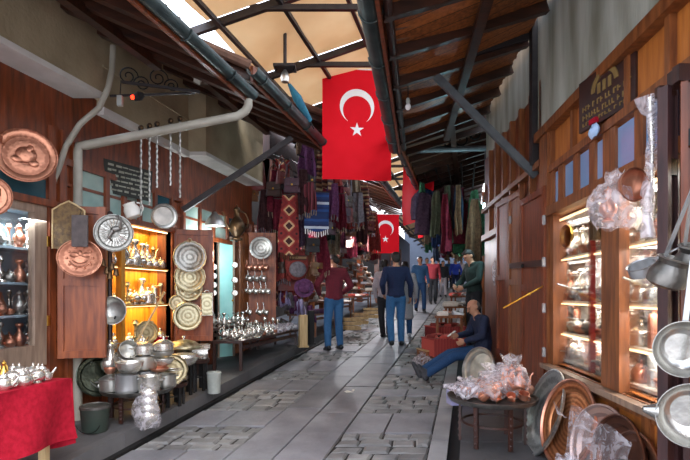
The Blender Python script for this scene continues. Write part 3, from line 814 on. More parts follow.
# ================================================================ left shop one: glazed door, goods behind it
d1 = MB()
lbox(d1, 3.5, 4.40, -.04, .02, .70, .77); lbox(d1, 3.5, 4.40, -.04, .02, -.62, -.44); lbox(d1, 4.28, 4.40, -.04, .02, -.44, .70); lbox(d1, 3.46, 3.56, -.04, .02, -.44, .70)
d = d1.build('door_1', M['wood_grey'], None, False, kind='structure')
mb = MB(); lbox(mb, 3.56, 4.28, -.012, -.004, -.44, .70); mb.build('door_glass', M['pane'], d, False)
mb = MB()
for z in (-.28, .42): lbox(mb, 4.40, 4.43, .015, .03, z, z + .09)
mb.build('hinge', M['brass'], d, False)
def shelf_unit(name, label, box, Ys, offs, zs, m, zt, zb):
    t = thing(name, label, 'cabinet')
    def add(n, a, b, c, e, f, g): mb = MB(); box(mb, a, b, c, e, f, g); return mb.build(n, m, t, False)
    add('back_panel', Ys[0], Ys[1], offs[0] - .02, offs[0], zb, zt)
    for y in Ys: add('side_panel', y - .01, y + .01, offs[0], offs[1], zb, zt)
    for z in zs: add('shelf', Ys[0] + .01, Ys[1] - .01, offs[0], offs[1], z - .02, z)
    add('top_panel', Ys[0] + .01, Ys[1] - .01, offs[0], offs[1], zt - .02, zt)
    return t
M['blue_lining'] = plain('pale blue cabinet lining', '#7f929e', '#a9b8c0', .7, 0, 3)
shelf_unit('display_shelf', 'pale blue lined shelves of metal ware behind the glazed door', lbox, (3.9, 4.72), (-.42, -.1), (-.45, -.18, .1, .4), M['blue_lining'], .76, -.6)
lamp('cool_shop_lamp', 'AREA', Vector((-3.7 - .2 + .24 * 4.3, 4.3, CZ + .64)), 7, (.75, .9, 1), .5, size_y=.2)
def Lp(Y, o, z): return Vector((-3.7 + o + .24 * Y, Y, CZ + z))
rnd = random.Random(11)
mats1 = [SV, ST, SD, SC, CB, M['silver']]
for k, z in enumerate((-.45, -.18, .1, .4)):
    n = 14
    for i in range(n):
        Y = 4.06 + (i % 7) * .09 + (i // 7) * .045; mm = mats1[rnd.randrange(5)]
        kk = [ewer(mm, .2), cup(mm), sugar(mm), vase(mm, .2), teapot(mm), candlestick(mm)][(i * 5 + k * 3) % 6]
        nm = kk.o['category'] if kk.o else None
        o = kk.put(Lp(Y, -.16 - .13 * (i // 7), z), 'x', rnd.uniform(0, 6), 'metal ware behind the glazed door')
        o['label'] = 'pale metal %s behind glazed door, %s from left, %s row, %s shelf' % (o['category'], ORD[i % 7], ('front', 'rear')[i // 7], ['lowest', 'second lowest', 'second highest', 'highest'][k])
# copper plates on the wall above the door
dish(CP, .225, ring=False, deep=.03, name='wall_plate', cat='plate').put(P(26, 156, 4.05), 'large embossed copper plate hanging above the glazed door at far left', R(32), rot=(R(-8), R(8), R(32)))
dish(CP, .16, name='wall_plate', cat='plate').put(P(-11, 196, 3.9), 'copper plate cut off by the left picture edge', R(30))
# embossed figure on the large plate is part of it
pl = [o for o in bpy.data.objects if o.get('label', '').startswith('large embossed copper')][0]
mb = MB(); mb.ell((0, -.006, .01), (.075, .016, .07), 14); mb.ell((.02, -.012, .06), (.03, .014, .035), 10); mb.ell((-.05, -.006, -.04), (.05, .012, .03), 10); mb.ell((.06, -.006, -.05), (.04, .012, .03), 10)
mb.build('embossed_figure', CP, pl)

# ---------------------------------------------------------------- shutter standing open between the door and the cabinet
def shutter(label, pa, pb, Ya, Yb, z0, z1, m='wood_shutter', panel=True):
    a, b = P(pa, HY, Ya), P(pb, HY, Yb); d = b - a; w = d.length; rz = math.atan2(d.y, d.x)
    t = thing('wooden_shutter', label, 'shutter', (a.x, a.y, CZ + z0), rz); h = z1 - z0
    MB().box((w / 2, .02, h / 2), (w, .03, h)).build('board', M[m], t, False)
    mb = MB()
    for x in (.03, w - .03): mb.box((x, .0, h / 2), (.055, .025, h))
    for z in (.035, h - .035, h * .5): mb.box((w / 2, .0, z), (w - .115, .024, .065))
    if panel: mb.build('frame', M[m], t, False)
    for z in (h * .15, h * .8): MB().box((-.006, .015, z), (.03, .04, .09)).build('hinge', M['brass'], t, False)
    return t
shutter('reddish brown wooden shutter behind the copper plaque and grey stone', 57, 106, 4.52, 4.60, -.585, .80)
mb = MB(); mb.prism([(-.13, -.22), (-.13, .12), (-.06, .17), (0, .2), (.06, .17), (.13, .12), (.13, -.22)], .015)
cv = thing('wood_carving', 'dark carved panel with pale arched border at the top of the left shutter', 'panel', P(69, 224, 4.42), R(12))
mb.build('board', plain('carved brown panel', '#4b3420', '#7c6136', .6, 0, 25, .6), cv, False)
mb = MB(); mb.tube([(-.13, -.01, -.22), (-.13, -.01, .12), (-.06, -.01, .17), (0, -.01, .2), (.06, -.01, .17), (.13, -.01, .12), (.13, -.01, -.22)], .008, 6); mb.build('border', M['wood_pale'], cv)
t = thing('whetstone', 'flat dark grey stone slab hanging on a nail over the copper plaque', 'stone', P(80, 231, 4.32), R(10))
MB().box((0, 0, 0), (.13, .03, .275), bevel=.008).build('slab', M['slab_stone'], t, False); MB().tube([(0, -.01, .13), (.01, 0, .17), (0, 0, .19)], .004, 6).build('hook', M['iron'], t)
cq = dish(CP, .178, deep=.018, name='wall_plaque', cat='plaque').put(P(80, 258, 4.40), 'oval embossed copper plaque hanging on the reddish brown shutter', R(12), sc=(1.05, 1, .93))
mb = MB(); mb.ell((-.045, .002, .03), (.04, .008, .028), 10); mb.ell((.045, .002, .028), (.04, .008, .026), 10); mb.ell((0, .002, .045), (.02, .008, .03), 10); mb.tube(arc((0, -.003, .0), .085, 200, 340, 14), .008, 6); mb.tube(arc((0, -.003, .02), .07, 215, 325, 12), .005, 6)
for k in range(10): mb.ell((.1 * cos(k * .63), -.006, .1 * sin(k * .63)), (.012, .008, .012), 6)
mb.build('embossed_figure', CP, cq)
wheel = dish(SC, .165, name='pierced_dish', cat='dish', deep=.025).put(P(114, 233, 4.45), 'round silver dish with radiating ribs and a bird ornament', R(25), rot=(R(6), R(-15), R(18)))
mb = MB()
for k in range(24): mb.tube([(.05 * cos(k * pi / 12), -.016, .05 * sin(k * pi / 12)), (.12 * cos(k * pi / 12), -.018, .12 * sin(k * pi / 12))], .0045, 5)
mb.build('rib', SV, wheel)
mb = MB(); mb.ell((.03, -.03, .03), (.05, .018, .028), 10); mb.tube([(.06, -.035, .04), (.09, -.045, .09), (.075, -.05, .125)], [.016, .01, .008], 8); mb.ell((.07, -.05, .135), (.016, .012, .013), 8); mb.tube([(.0, -.03, .02), (-.05, -.03, -.03), (-.03, -.03, -.07)], [.02, .016, .004], 8)
mb.build('bird_figure', PW, wheel)
t = thing('dark_pole', 'slim dark pole standing between the left shutter and lit cabinet', 'pole', (P(110, HY, 4.8).x, 4.8, pz(4.8)))
MB().tube([(0, 0, 0), (0, 0, 1.95)], .022, 8).build('shaft', M['wood_dark'], t); MB().tube([(0, 0, .95), (.06, -.05, .93), (.09, -.08, .97)], .008, 6).build('hook', M['iron'], t); MB().ell((0, 0, 1.95), (.03, .03, .03), 8).build('cap', M['wood_dark'], t)
# long pan hanging sideways under the dish, and the string of small dark bells
o = bowl(SD, .13, .1).put(P(117, 310, 4.75), 'steep sided steel pan hanging sideways beside the shutter', rot=(R(90), R(35), R(0)))
for i, (px, py) in enumerate(((103, 264), (107, 272), (112, 268), (110, 277), (116, 274))):
    t = thing('hanging_bell', 'small dark bell, %s of the bunch beside the copper plaque' % ORD[i], 'bell', P(px, py, 4.5), group='dark bells beside the plaque')
    MB().lathe([(0, .05), (.012, .048), (.02, .03), (.024, .0), (.03, -.015), (0, -.01)], 12).build('bell_body', BZ, t); MB().ell((0, 0, -.018), (.007, .007, .009), 6).build('clapper', BZ, t)

# ---------------------------------------------------------------- skewers and ladles that hang from the drain pipe
for i, (px, y1) in enumerate(((141, 218), (149.5, 207), (157, 190), (170.5, 188), (180, 200))):
    Y = 4.72 + (px - 80) * .0026; t0 = 146 - (px - 80) * .245
    t = thing('long_ladle', 'long twisted metal ladle hanging from the drain pipe, %s from the left' % ORD[i], 'ladle', P(px, t0 + 3, Y - .05), group='ladles on the drain pipe')
    l = (y1 - t0 - 3) * Y / F
    mb = MB(); n = 30
    mb.tube([(0.0035 * sin(k * 1.8), 0.0035 * cos(k * 1.8), .03 - (l - .0) * k / n) for k in range(n + 1)], .010, 6); mb.build('handle', SC, t)
    MB().ell((0, .0, .06), (.028, .02, .028), 12).build('bowl', BZ, t)
    MB().tube([(0, 0, .03), (0, -.03, .05), (0, -.05, .02)], .005, 6).build('hook', M['iron'], t)
dish(SD, .125, name='ladle_pan', cat='pan', deep=.09).put(P(163, 216, 5.0), 'shiny round silver pan hanging below the ladles', R(25), rot=(R(10), R(20), R(35)))
t = thing('enamel_jug', 'pale enamel jug hanging beside the dark slate board', 'jug', P(135, 218, 4.9), rot=(R(10), R(-20), 0))
MB().lathe(shell([(.05, 0), (.075, .02), (.075, .09), (.055, .13), (.06, .15)], .004), 20).build('body', M['paper'], t); MB().tube(arc((.065, 0, .08), .05, 80, -80), .007, 6).build('handle', M['paper'], t)
# slate board with rows of worn writing
t = thing('sign_board', 'dark slate board with rows of pale lettering under the concrete lintel', 'sign', LW(128, 181, .06), LA - R(14), rot=(R(4), 0, LA - R(14)))
MB().box((0, 0, 0), (.62, .02, .34)).build('board', M['slate'], t, False)
r2 = random.Random(5); chalk = plain('faded chalk', '#77776a', '#a5a596', .9)
for row in range(6):
    x = -.26
    while x < .25:
        w = r2.uniform(.03, .09); MB().box((x + w / 2, -.0125, .125 - row * .05 + r2.uniform(-.003, .003)), (w, .004, r2.uniform(.012, .024))).build('lettering', chalk, t, False); x += w + r2.choice((.01, .012, .03))
# bulb lamps on the left lintel
t = thing('spot_lamp', 'small red glowing lamp under the first left eave', 'lamp', P(134, 98, 4.9)); MB().lathe([(0, 0), (.03, 0), (.045, .06), (.02, .1), (0, .1)], 14, Matrix.Rotation(R(70), 4, 'Y')).build('shade', M['black'], t); MB().ell((-.002, -.02, 0), (.022, .022, .022), 10).build('bulb', M['lamp_red'], t)
t = thing('junction_box', 'small white junction box on the wall beside the red lamp', 'box', P(120, 101, 4.85)); MB().box((0, 0, 0), (.05, .04, .1), bevel=.006).build('case', M['white_plastic'], t, False); MB().tube([(0, 0, .05), (.01, 0, .2)], .005, 6).build('cable', M['black'], t)
for i, (px, py) in enumerate(((198, 77), (201, 74))):
    pass
t = thing('security_camera', 'white box camera under the left eave above the drain pipe', 'camera', P(199, 77, 5.0), rot=(0, R(25), R(20))); MB().box((0, 0, 0), (.07, .12, .10), bevel=.01).build('housing', M['white_plastic'], t, False); MB().tube([(0, 0, .05), (0, .02, .12)], .012, 8).build('bracket', M['white_plastic'], t)

# ================================================================ lit display cabinet
cabm = M['yellow_paint']
CABZ = (-.60, -.12, .31)
cab = shelf_unit('display_cabinet', 'honey coloured display cabinet with lit shelves of silver ware', lbox, (5.16, 6.30), (-.27, -.02), CABZ, cabm, .80, -.62)
for a, b in ((5.14, 5.2), (5.37, 5.43), (6.27, 6.33)):
    mb = MB(); lbox(mb, a, b, -.05, .01, -.62, .8); mb.build('front_post', cabm, cab, False)
for z in (.755, .285, -.145):
    mb = MB(); lbox(mb, 5.2, 6.29, -.05, -.03, z, z + .012); mb.build('light_strip', M['led'], cab, False)
    lamp('cabinet_light', 'AREA', Lp(5.85, -.14, z - .01), CABL, (1, .66, .22), .8, size_y=.2, rot=(0, 0, LA))
rnd = random.Random(21)
names = ['bottom', 'middle', 'top']
for k, z in enumerate(CABZ):
    for row, (off, n) in enumerate(((-.20, 9), (-.10, 8))):
        for i in range(n):
            Y = 5.34 + (i + .5) * .95 / n + rnd.uniform(-.015, .015)
            q = rnd.randrange(7)
            if k == 2 and row == 0: q = rnd.choice((0, 5, 6))
            kk = (ewer(SV, .26), sugar(SV), pot(SV, .06, .08), grinder(SV), teapot(SV), vase(SV, .24), candlestick(SW))[q]
            o = kk.put(Lp(Y, off, z), '', rnd.uniform(0, 6), 'silver ware in the lit cabinet', sc=rnd.uniform(1.1, 1.4))
            o['label'] = 'silver %s in lit cabinet, %s from left, %s row, %s shelf' % (o['category'], ORD[i], ('rear', 'front')[row], names[k])
dish(SW, .13, lobes=10, deep=.03, name='plate', cat='plate').put(Lp(5.9, -.06, -.45), 'large ornate silver plate leaning at the front of the lit cabinet bottom shelf', LA - R(40), rot=(R(-12), 0, LA - R(35)))
t = thing('red_box', 'small bright red box on the bottom shelf of the lit cabinet', 'box', Lp(6.15, -.06, -.6), LA - .5); MB().box((0, 0, .03), (.16, .1, .06), bevel=.005).build('carton', M['red_cloth'], t, False); MB().box((0, 0, .064), (.162, .102, .008)).build('lid', M['red_cloth'], t, False)
t = thing('wooden_pole', 'pale wooden pole leaning across the front of the lit cabinet', 'pole'); MB().tube([P(136, 344, 5.2), P(164, 293, 5.6)], .012, 8).build('shaft', M['wood_pale'], t); MB().ell(P(164, 293, 5.6), (.02, .02, .02), 8).build('tip', M['wood_pale'], t)

# ---------------------------------------------------------------- second shutter with trays
shutter('reddish brown shutter hung with six pale engraved trays', 173, 213, 6.32, 6.42, -.6, .82)
def hung(px, py, Y, key, label, rz=R(12), **kw): return key.put(P(px, py, Y), label, rz, 'trays on the second shutter', **kw)
hung(190, 257, 6.22, dish(SC, .195, SW, 14, ring=True), 'top lobed silver tray with a hanging ring on the second shutter')
hung(190, 277, 6.27, dish(SW, .185, SW, 14), 'lobed silver tray half hidden under the topmost tray')
hung(189, 288, 6.31, dish(SW, .165, SW, 12), 'lobed silver tray lowest of the three overlapping trays')
hung(177, 303, 6.25, dish(SW, .10), 'small plain silver plate left above the deep bowl')
hung(188, 316, 6.2, dish(SW, .178, SV, deep=.07, name='basin', cat='basin'), 'deep shiny silver basin lowest on the second shutter')
t = thing('rectangular_tray', 'upright rectangular silver tray at the right edge of second shutter', 'tray', P(207, 304, 6.2), R(14), 'trays on the second shutter')
MB().box((0, 0, 0), (.13, .012, .27), bevel=.004).build('face', SW, t, False)
mb = MB(); mb.tube([(-.068, -.01, -.14), (.068, -.01, -.14), (.068, -.01, .14), (-.068, -.01, .14), (-.068, -.01, -.14)], .008, 6); mb.build('rim', SV, t)
MB().tube(arc((0, -.01, .14), .03, 0, 180), .005, 6).build('handle', SV, t)
# hanging lamp and ewer over the doorway
t = thing('pendant_lamp', 'silver pendant lamp glowing white over the turquoise doorway', 'lamp', P(215, 226, 7.0))
MB().lathe(shell([(.14, 0), (.13, .05), (.09, .12), (.04, .17), (.02, .2)], .004), 24).build('shade', SD, t); MB().ell((0, 0, .03), (.08, .08, .035), 12).build('bulb', M['lamp_white'], t); MB().tube([(0, 0, .2), (0, 0, .55)], .004, 6).build('cord', M['black'], t)
lamp('pendant_light', 'POINT', P(213, 240, 6.9), 14, (.9, .96, 1), .05)
t = ewer(BZ, .5).put(P(237, 240, 7.6), 'large dark bronze ewer hanging right of the pendant lamp', .5)
# doorway with turquoise panel
mb = MB(); a, b = P(217, HY, 7.75), P(234, HY, 7.9)
t = thing('turquoise_door', 'pale turquoise panelled door standing in the dark doorway', 'door', (a.x, a.y, CZ - 1.0), math.atan2(b.y - a.y, b.x - a.x)); w = (b - a).length
MB().box((w / 2, 0, .95), (w, .04, 1.85)).build('panel', M['turq'], t, False); mb = MB()
for x in (.015, w - .015): mb.box((x, -.01, .95), (.03, .06, 1.87))
mb.box((w / 2, -.01, 1.87), (w, .06, .05)); mb.build('frame', M['wood_grey'], t, False); MB().ell((w - .04, -.05, .9), (.018, .018, .018), 8).build('handle', BR, t)
lamp('doorway_light', 'POINT', P(222, 255, 7.3), 10, (.8, .95, 1), .08)
MBp = MB(); lbox(MBp, 8.1, 8.2, -.05, .06, -1.1, .95); lbox(MBp, 8.3, 8.5, -.05, .03, -1.1, 1.0); MBp.build('door_frame', M['wood_mid'], None, False, kind='structure')
for i, (px, py) in enumerate(((214, 267), (214, 276), (214, 285), (214, 293), (235, 265), (235, 280), (235, 293))):
    cezve(SV).put(P(px, py, 7.4), 'small silver coffee pot %s turquoise door, %s from top' % (('left of', ORD[i]) if i < 4 else ('right of', ORD[i - 4])), group='coffee pots beside the turquoise door', rot=(R(-90), R(90), R(20)))
# third shutter with a round tray and coffee pots
shutter('third reddish brown shutter hung with rows of small coffee pots', 248, 276, 8.5, 8.6, -.7, 1.05)
dish(SC, .19, SD).put(P(261, 248, 8.42), 'round engraved silver tray above the rows of coffee pots', R(10))
mk = {0: SV, 1: M['white_plastic'], 2: SD, 3: CB}
for r, (py, xs, m_) in enumerate(((268, (251, 257, 262, 268), CB), (279, (252, 259, 266), SD), (292, (252, 258, 265, 270), SV), (313, (252, 262, 268), SV))):
    for i, px in enumerate(xs):
        cezve(m_, .09).put(P(px, py, 8.38), '%s coffee pot on third shutter, %s from left, %s row from top' % ({'silver': 'silver'}.get(m_.name, {CB.name: 'coppery', SD.name: 'dull grey', SV.name: 'bright silver'}[m_.name]), ORD[i], ORD[r]), group='coffee pots on the third shutter', rot=(R(-20), R(-75), R(10)), sc=1.15)
# ================================================================ red-clothed table at far left
def lamb(X, Y, z): return Vector((X, Y, CZ + z))
TZ = -.604
tx = lambda Y: -2.854 + .25 * Y                      # front edge of the table
t = thing('market_table', 'low wooden table under the crimson cloth at far left', 'table', (-2.3, 3.0, CZ + TZ))
def tl(X, Y, Z): return (X + 2.3, Y - 3.0, Z - CZ - TZ)
MBx = MB(); MBx.hexa([tl(tx(2.2) - .62, 2.2, CZ + TZ - .04), tl(tx(2.2) - .02, 2.2, CZ + TZ - .04), tl(tx(3.52) - .02, 3.52, CZ + TZ - .04), tl(tx(3.52) - .62, 3.52, CZ + TZ - .04), tl(tx(2.2) - .62, 2.2, CZ + TZ - .012), tl(tx(2.2) - .02, 2.2, CZ + TZ - .012), tl(tx(3.52) - .02, 3.52, CZ + TZ - .012), tl(tx(3.52) - .62, 3.52, CZ + TZ - .012)])
MBx.build('table_top', M['wood_pale'], t, False)
for X, Y in ((tx(3.42) - .06, 3.42), (tx(2.3) - .06, 2.3), (tx(3.42) - .56, 3.42), (tx(2.3) - .56, 2.3)):
    g = pz(Y) if X < -3.06 + .25 * Y else gz(Y)
    MB().beam(tl(X, Y, g), tl(X, Y, CZ + TZ - .03), .05, .05).build('leg', M['wood_pale'], t, False)
cl = MB()
cz0 = CZ + TZ
def cloth(u, v):                                     # v: 0 back edge, .5 front edge, 1 front hem ; u: near to far
    Y = 2.15 + 1.4 * u
    if v <= .5: return (tx(Y) - .64 + .66 * (v / .5), Y, cz0 + .004 * sin(9 * u))
    w = (v - .5) / .5
    return (tx(Y) + .02 + (.012 + .02 * w) * sin(17 * u + 2 * w) + .03 * w, Y + .02 * w, cz0 - w * (.43 + .02 * sin(6 * u) - .08 * (u > .9) * 0))
cl.sheet(cloth, 60, 24, .006)
def cloth2(u, v):                                    # far end flap
    w = v; X = tx(3.55) - .64 + .66 * u
    return (X + .02 * w * u, 3.55 + .015 + (.012 + .02 * w) * sin(13 * u), cz0 - w * .46 - .05 * w * sin(pi * u))
cl.sheet(cloth2, 20, 12, .006)
tag(cl.build('tablecloth', M['red_cloth']), 'crimson cloth draped over the table at far left', 'tablecloth')
r3 = random.Random(2)
items = [(4, 376, 'brassewer'), (12, 379, 'sugar'), (20, 383, 'cup'), (26, 379, 'teapot'), (33, 374, 'sugar'), (38, 380, 'teapot'), (43, 383, 'cup'), (49, 377, 'sugar'), (52, 371, 'teapot'), (16, 373, 'teapot'), (8, 384, 'teapot'), (30, 384, 'cup'), (22, 373, 'sugar'), (41, 373, 'teapot'), (57, 375, 'cup'), (2, 389, 'cup')]
for i, (px, py, k) in enumerate(items):
    # point on the table top under the line of sight of the ware's foot
    foot = py + 7; Y = -TZ * F / (foot - HY); X = (px - CX) * Y / F
    Y = min(Y, 3.48); X = min(max(X, tx(Y) - .58), tx(Y) - .05)
    kk = {'brassewer': ewer(BR, .14), 'sugar': sugar(SV), 'cup': cup(SV), 'teapot': teapot(SV)}[k]
    kk.put((X, Y, cz0 + .006), ('small brass ewer on the crimson cloth' if k == 'brassewer' else 'little silver %s on the crimson cloth, %s of its kind from the left' % ({'sugar': 'sugar bowl', 'cup': 'cup', 'teapot': 'teapot'}[k], ORD[sorted(q[0] for q in items if q[2] == k).index(px)])), r3.uniform(0, 6), None if k == 'brassewer' else 'tea ware on the crimson cloth')

# ================================================================ heap of pots by the lit cabinet
def plat_at(px, py, h=0.0):
    "point on a level h over the left platform"
    Y = (CZ - PH - h) * F / (py - 260.0); return Vector(((px - CX) * Y / F, Y, pz(Y) + h))
b = thing('bucket', 'dented green and grey lidded bucket on the left platform', 'bucket', plat_at(95, 431))
MB().lathe(shell([(.10, 0), (.105, .01), (.12, .2), (.125, .21)], .004), 28).build('body', plain('green and grey tin', '#4c4f48', '#39483f', .5, .3, 5), b)
MB().lathe([(.128, .205), (.128, .225), (.11, .235), (.1, .225), (0, .228)], 28).build('lid', M['pewter'], b)
MB().tube(arc((0, -.125, .12), .11, 200, 340, 12), .004, 6).build('handle', M['iron'], b)
def stool(label, loc, r, h, m=None, legs=4, top=None, rz=.4, name='low_table', cat='table', group=None):
    t = thing(name, label, cat, loc, rz, group)
    MB().lathe([(0, h - .02), (r * .95, h - .02), (r, h), (r * 1.02, h + .02), (r * .98, h + .02), (r * .95, h), (0, h)], 36).build('tray_top', top or M['pewter'], t)
    for k in range(legs):
        a = 2 * pi * k / legs + .3; mb = MB(); c, s = cos(a), sin(a)
        mb.box((r * .72 * c, r * .72 * s, (h - .02) / 2), (.035, .02, h - .02), rz=a + pi / 2)
        for q in range(5): mb.ell((r * .72 * c * 1.02, r * .72 * s * 1.02, .04 + q * (h - .1) / 5), (.014, .014, .014), 6)
        mb.build('leg', m or M['wood_dark'], t)
    MB().lathe([(r * .66, h * .45), (r * .7, h * .45), (r * .7, h * .5), (r * .66, h * .5), (r * .66, h * .45)], 20).build('stretcher', m or M['wood_dark'], t)
    return t
hc = Vector((-1.99, 4.80, pz(4.80))); HT = .27
stool('low round tray table carrying the big heap of pots', hc, .33, HT, legs=5)
hz = hc.z + HT + .005
def on(px, py, Y, kk, label, rot=None, sc=None, rz=0): return kk.put(P(px, py, Y), label, rz, 'pots on the low tray table', rot, sc)
def stack_at(dx, dy, dz, kk, label, rz=0, rot=None, sc=None): return kk.put(Vector((hc.x + dx, hc.y + dy, hz + dz)), label, rz, 'pots on the low tray table', rot, sc)
pA, pB, pC = pot(SV, .11, .15, True), pot(ST, .13, .17, False), pot(SD, .1, .11, True)
stack_at(-.20, -.12, .0, pC, 'small grey lidded pot at the left of the tray table')
stack_at(-.02, -.19, .0, pot(ST, .105, .17, False), 'straight steel pot at the front of the tray table')
stack_at(.17, -.15, .0, pot(SV, .10, .15, False), 'bright silver pot at the front right of the tray table')
stack_at(.02, .07, .0, pB, 'wide steel pot in the middle of the tray table', .5)
stack_at(.24, .08, .0, pot(SD, .1, .13, False), 'dull grey pot behind the front right pot', 1)
stack_at(-.23, .10, .0, pot(SV, .09, .12, True), 'small silver lidded pot at the back left of the tray table', 1)
stack_at(-.0, -.18, .178, bowl(SV, .125, .10), 'wide silver bowl stacked on the straight steel pot')
stack_at(.03, .07, .18, pot(SD, .12, .13, False), 'dull grey pot stacked on the wide steel pot', .3)
stack_at(.03, .07, .32, pot(SV, .1, .08, True), 'small lidded silver pot on top of the heap', .8)
stack_at(.20, .02, .16, bowl(CB, .09, .035), 'shallow copper bowl on the right of the pot heap')
stack_at(.22, .08, .21, bowl(SV, .1, .07), 'silver bowl on the right of the heap, lowest of its stack')
stack_at(.22, .08, .29, bowl(SD, .095, .06), 'dull bowl on the right of the heap, second of its stack')
stack_at(.22, .08, .36, pot(SV, .09, .06, True), 'lidded silver dish topping the right stack of bowls', 1.2)
saucepan(SD, .085, .12, .17).put(P(126, 352, 4.85), 'dull saucepan tilted on its side on top of the pot heap', rot=(R(70), R(20), R(30)), group='pots on the low tray table')
e = ewer(SV, .33).put(Vector((hc.x - .24, hc.y - .05, hz + .12)), 'tall silver jug at the left of the pot heap', 2.2, 'pots on the low tray table')
bowl(CB, .05, .05).put(Vector((hc.x - .17, hc.y - .21, hz + .175)), 'small pink copper bowl before the tall silver jug', 0)
for i, (px, py, r, mm, lb, rz) in enumerate(((98, 376, .2, hammered('dark green tin', '#363b30', '#585d4e'), 'large dark green tinned tray leaning at the left of pot heap', 40), (107, 372, .17, SD, 'grey tray leaning behind the tall silver jug', 25), (117, 370, .17, SV, 'bright tray leaning behind the pot heap', 15))):
    dish(mm, r, deep=.04).put(P(px, py, 4.8 + .06 * i), lb, rot=(R(-14), 0, R(rz)))
# lidded serving dish and plates on the two carved stools
def stool_at(px, py, h, r, label):
    p = plat_at(px, py); stool(label, p, r, h, M['black'], 6, M['wood_dark'], .2, 'carved_stool', 'stool', 'carved stools on the left platform'); return Vector((p.x, p.y, p.z + h + .025))
s1 = stool_at(172, 405, .22, .16, 'black fretted stool stacked with silver plates beside the pot heap')
for i in range(6):
    bowl(SV, .15, .03).put(s1 + Vector((.01 * sin(i * 2), .01 * cos(i * 2), .024 * i)), 'silver plate on the fretted stool, %s from the bottom' % ORD[i], 0, 'plates on the fretted stool', rot=(R(3 * sin(i)), R(4 * cos(i)), 0))
o = dish(SW, .17, lobes=12, deep=.03).put(s1 + Vector((.02, -.12, .13)), 'silver lobed plate propped against the plate stack', rot=(R(-35), 0, R(20)))
s2 = stool_at(198, 390, .34, .13, 'tall black fretted stool near the white bin')
s3 = stool_at(184, 394, .42, .15, 'black fretted stool under the domed serving dish')
sv = thing('serving_dish', 'domed silver serving dish with a wide rim on a fretted stool', 'dish', s3 + Vector((-.02, .05, .0)))
MB().lathe([(0, 0), (.08, 0), (.1, .05), (.22, .07), (.225, .08), (.1, .075), (0, .075)], 36).build('base', SW, sv)
l = MB().lathe([(.19, .08), (.185, .095), (.13, .14), (.04, .165), (0, .167)], 36).build('lid', SW, sv); MB().lathe([(.012, .165), (.01, .18), (.024, .19), (.015, .205), (0, .207)], 12).build('knob', SV, l)
sv.scale = (1.0, 1.0, 1.0)
t = thing('serving_dish', 'oval silver tureen with handles in front of the domed serving dish', 'dish', s3 + Vector((.06, -.22, -.10)), .5)
MB().lathe(shell([(.06, 0), (.10, .03), (.13, .09), (.14, .1)], .004), 28, Matrix.Diagonal((1.3, .9, 1, 1))).build('base', SV, t); MB().lathe([(.14, .1), (.12, .13), (.03, .15), (0, .15)], 28, Matrix.Diagonal((1.3, .9, 1, 1))).build('lid', SV, t)
for s in (-1, 1): MB().tube([(s * .17, -.03, .08), (s * .21, 0, .09), (s * .17, .03, .08)], .006, 6).build('handle', SV, t)
MBp = MB(); MB().box((0, 0, 0), (.01, .01, .01)).bm.free()
for i in range(3):
    t = thing('tin_box', 'shiny tin box on the tall fretted stool, %s from the bottom' % ORD[i], 'box', s2 + Vector((.01 * i, 0, .055 * i)), .3 * i); MB().box((0, 0, .025), (.2, .13, .05), bevel=.004).build('body', SV, t, False); MB().box((0, 0, .051), (.205, .135, .008)).build('lid', SD, t, False)
t = thing('plastic_bin', 'pale plastic bin standing beside the tall fretted stool', 'bin', plat_at(214, 393), sc=(.62, .62, .78))
MB().lathe(shell([(.11, 0), (.115, .01), (.125, .27), (.13, .28)], .004), 28).build('body', M['white_plastic'], t); MB().lathe([(.133, .28), (.133, .3), (.12, .31), (0, .315)], 28).build('lid', M['white_plastic'], t)
# bag of bowls
bg = plat_at(147, 427)
for i in range(4):
    bowl(SV, .085, .05).put(bg + Vector((0, 0, .045 + .068 * i)), 'silver bowl inside the hanging plastic bag, %s from the bottom' % ORD[i], 0, 'bowls in the plastic bag', rot=(R(-60), 0, .2))
def bag(label, loc, w, d, h, top=.35, seed=1, m='film', rz=0.0, name='plastic_bag', group=None):
    "a crumpled bag: body, gathered neck and flaring mouth"
    rr = random.Random(seed); ph = [rr.uniform(0, 6) for _ in range(6)]
    t = thing(name, label, 'bag', loc, rz, group)
    def f(u, v):
        a = 2 * pi * u; s = (.75 + .3 * sin(pi * min(v / .75, 1) * .9 + .3)) if v < .75 else .55 - .1 * sin((v - .75) * 12)
        if v > .75: s = .3 + top * (v - .75) * 3
        s *= 1 + .10 * sin(3 * a + ph[0] + 5 * v) + .06 * sin(7 * a + ph[1] - 9 * v) + .04 * sin(13 * a + ph[2] + 14 * v)
        return (w / 2 * s * cos(a) + .03 * w * sin(6 * v + ph[3]), d / 2 * s * sin(a), h * v + .01 * sin(5 * a + ph[4]))
    MB().sheet(f, 40, 22, 0).build('film', M[m], t, ang=180)
    MB().sheet(lambda u, v: (w * .36 * v * cos(2 * pi * u), d * .36 * v * sin(2 * pi * u), .004), 20, 3, 0).build('base', M[m], t)
    return t
bag('clear plastic bag holding a column of silver bowls below the tray table', bg, .22, .2, .38, seed=4)

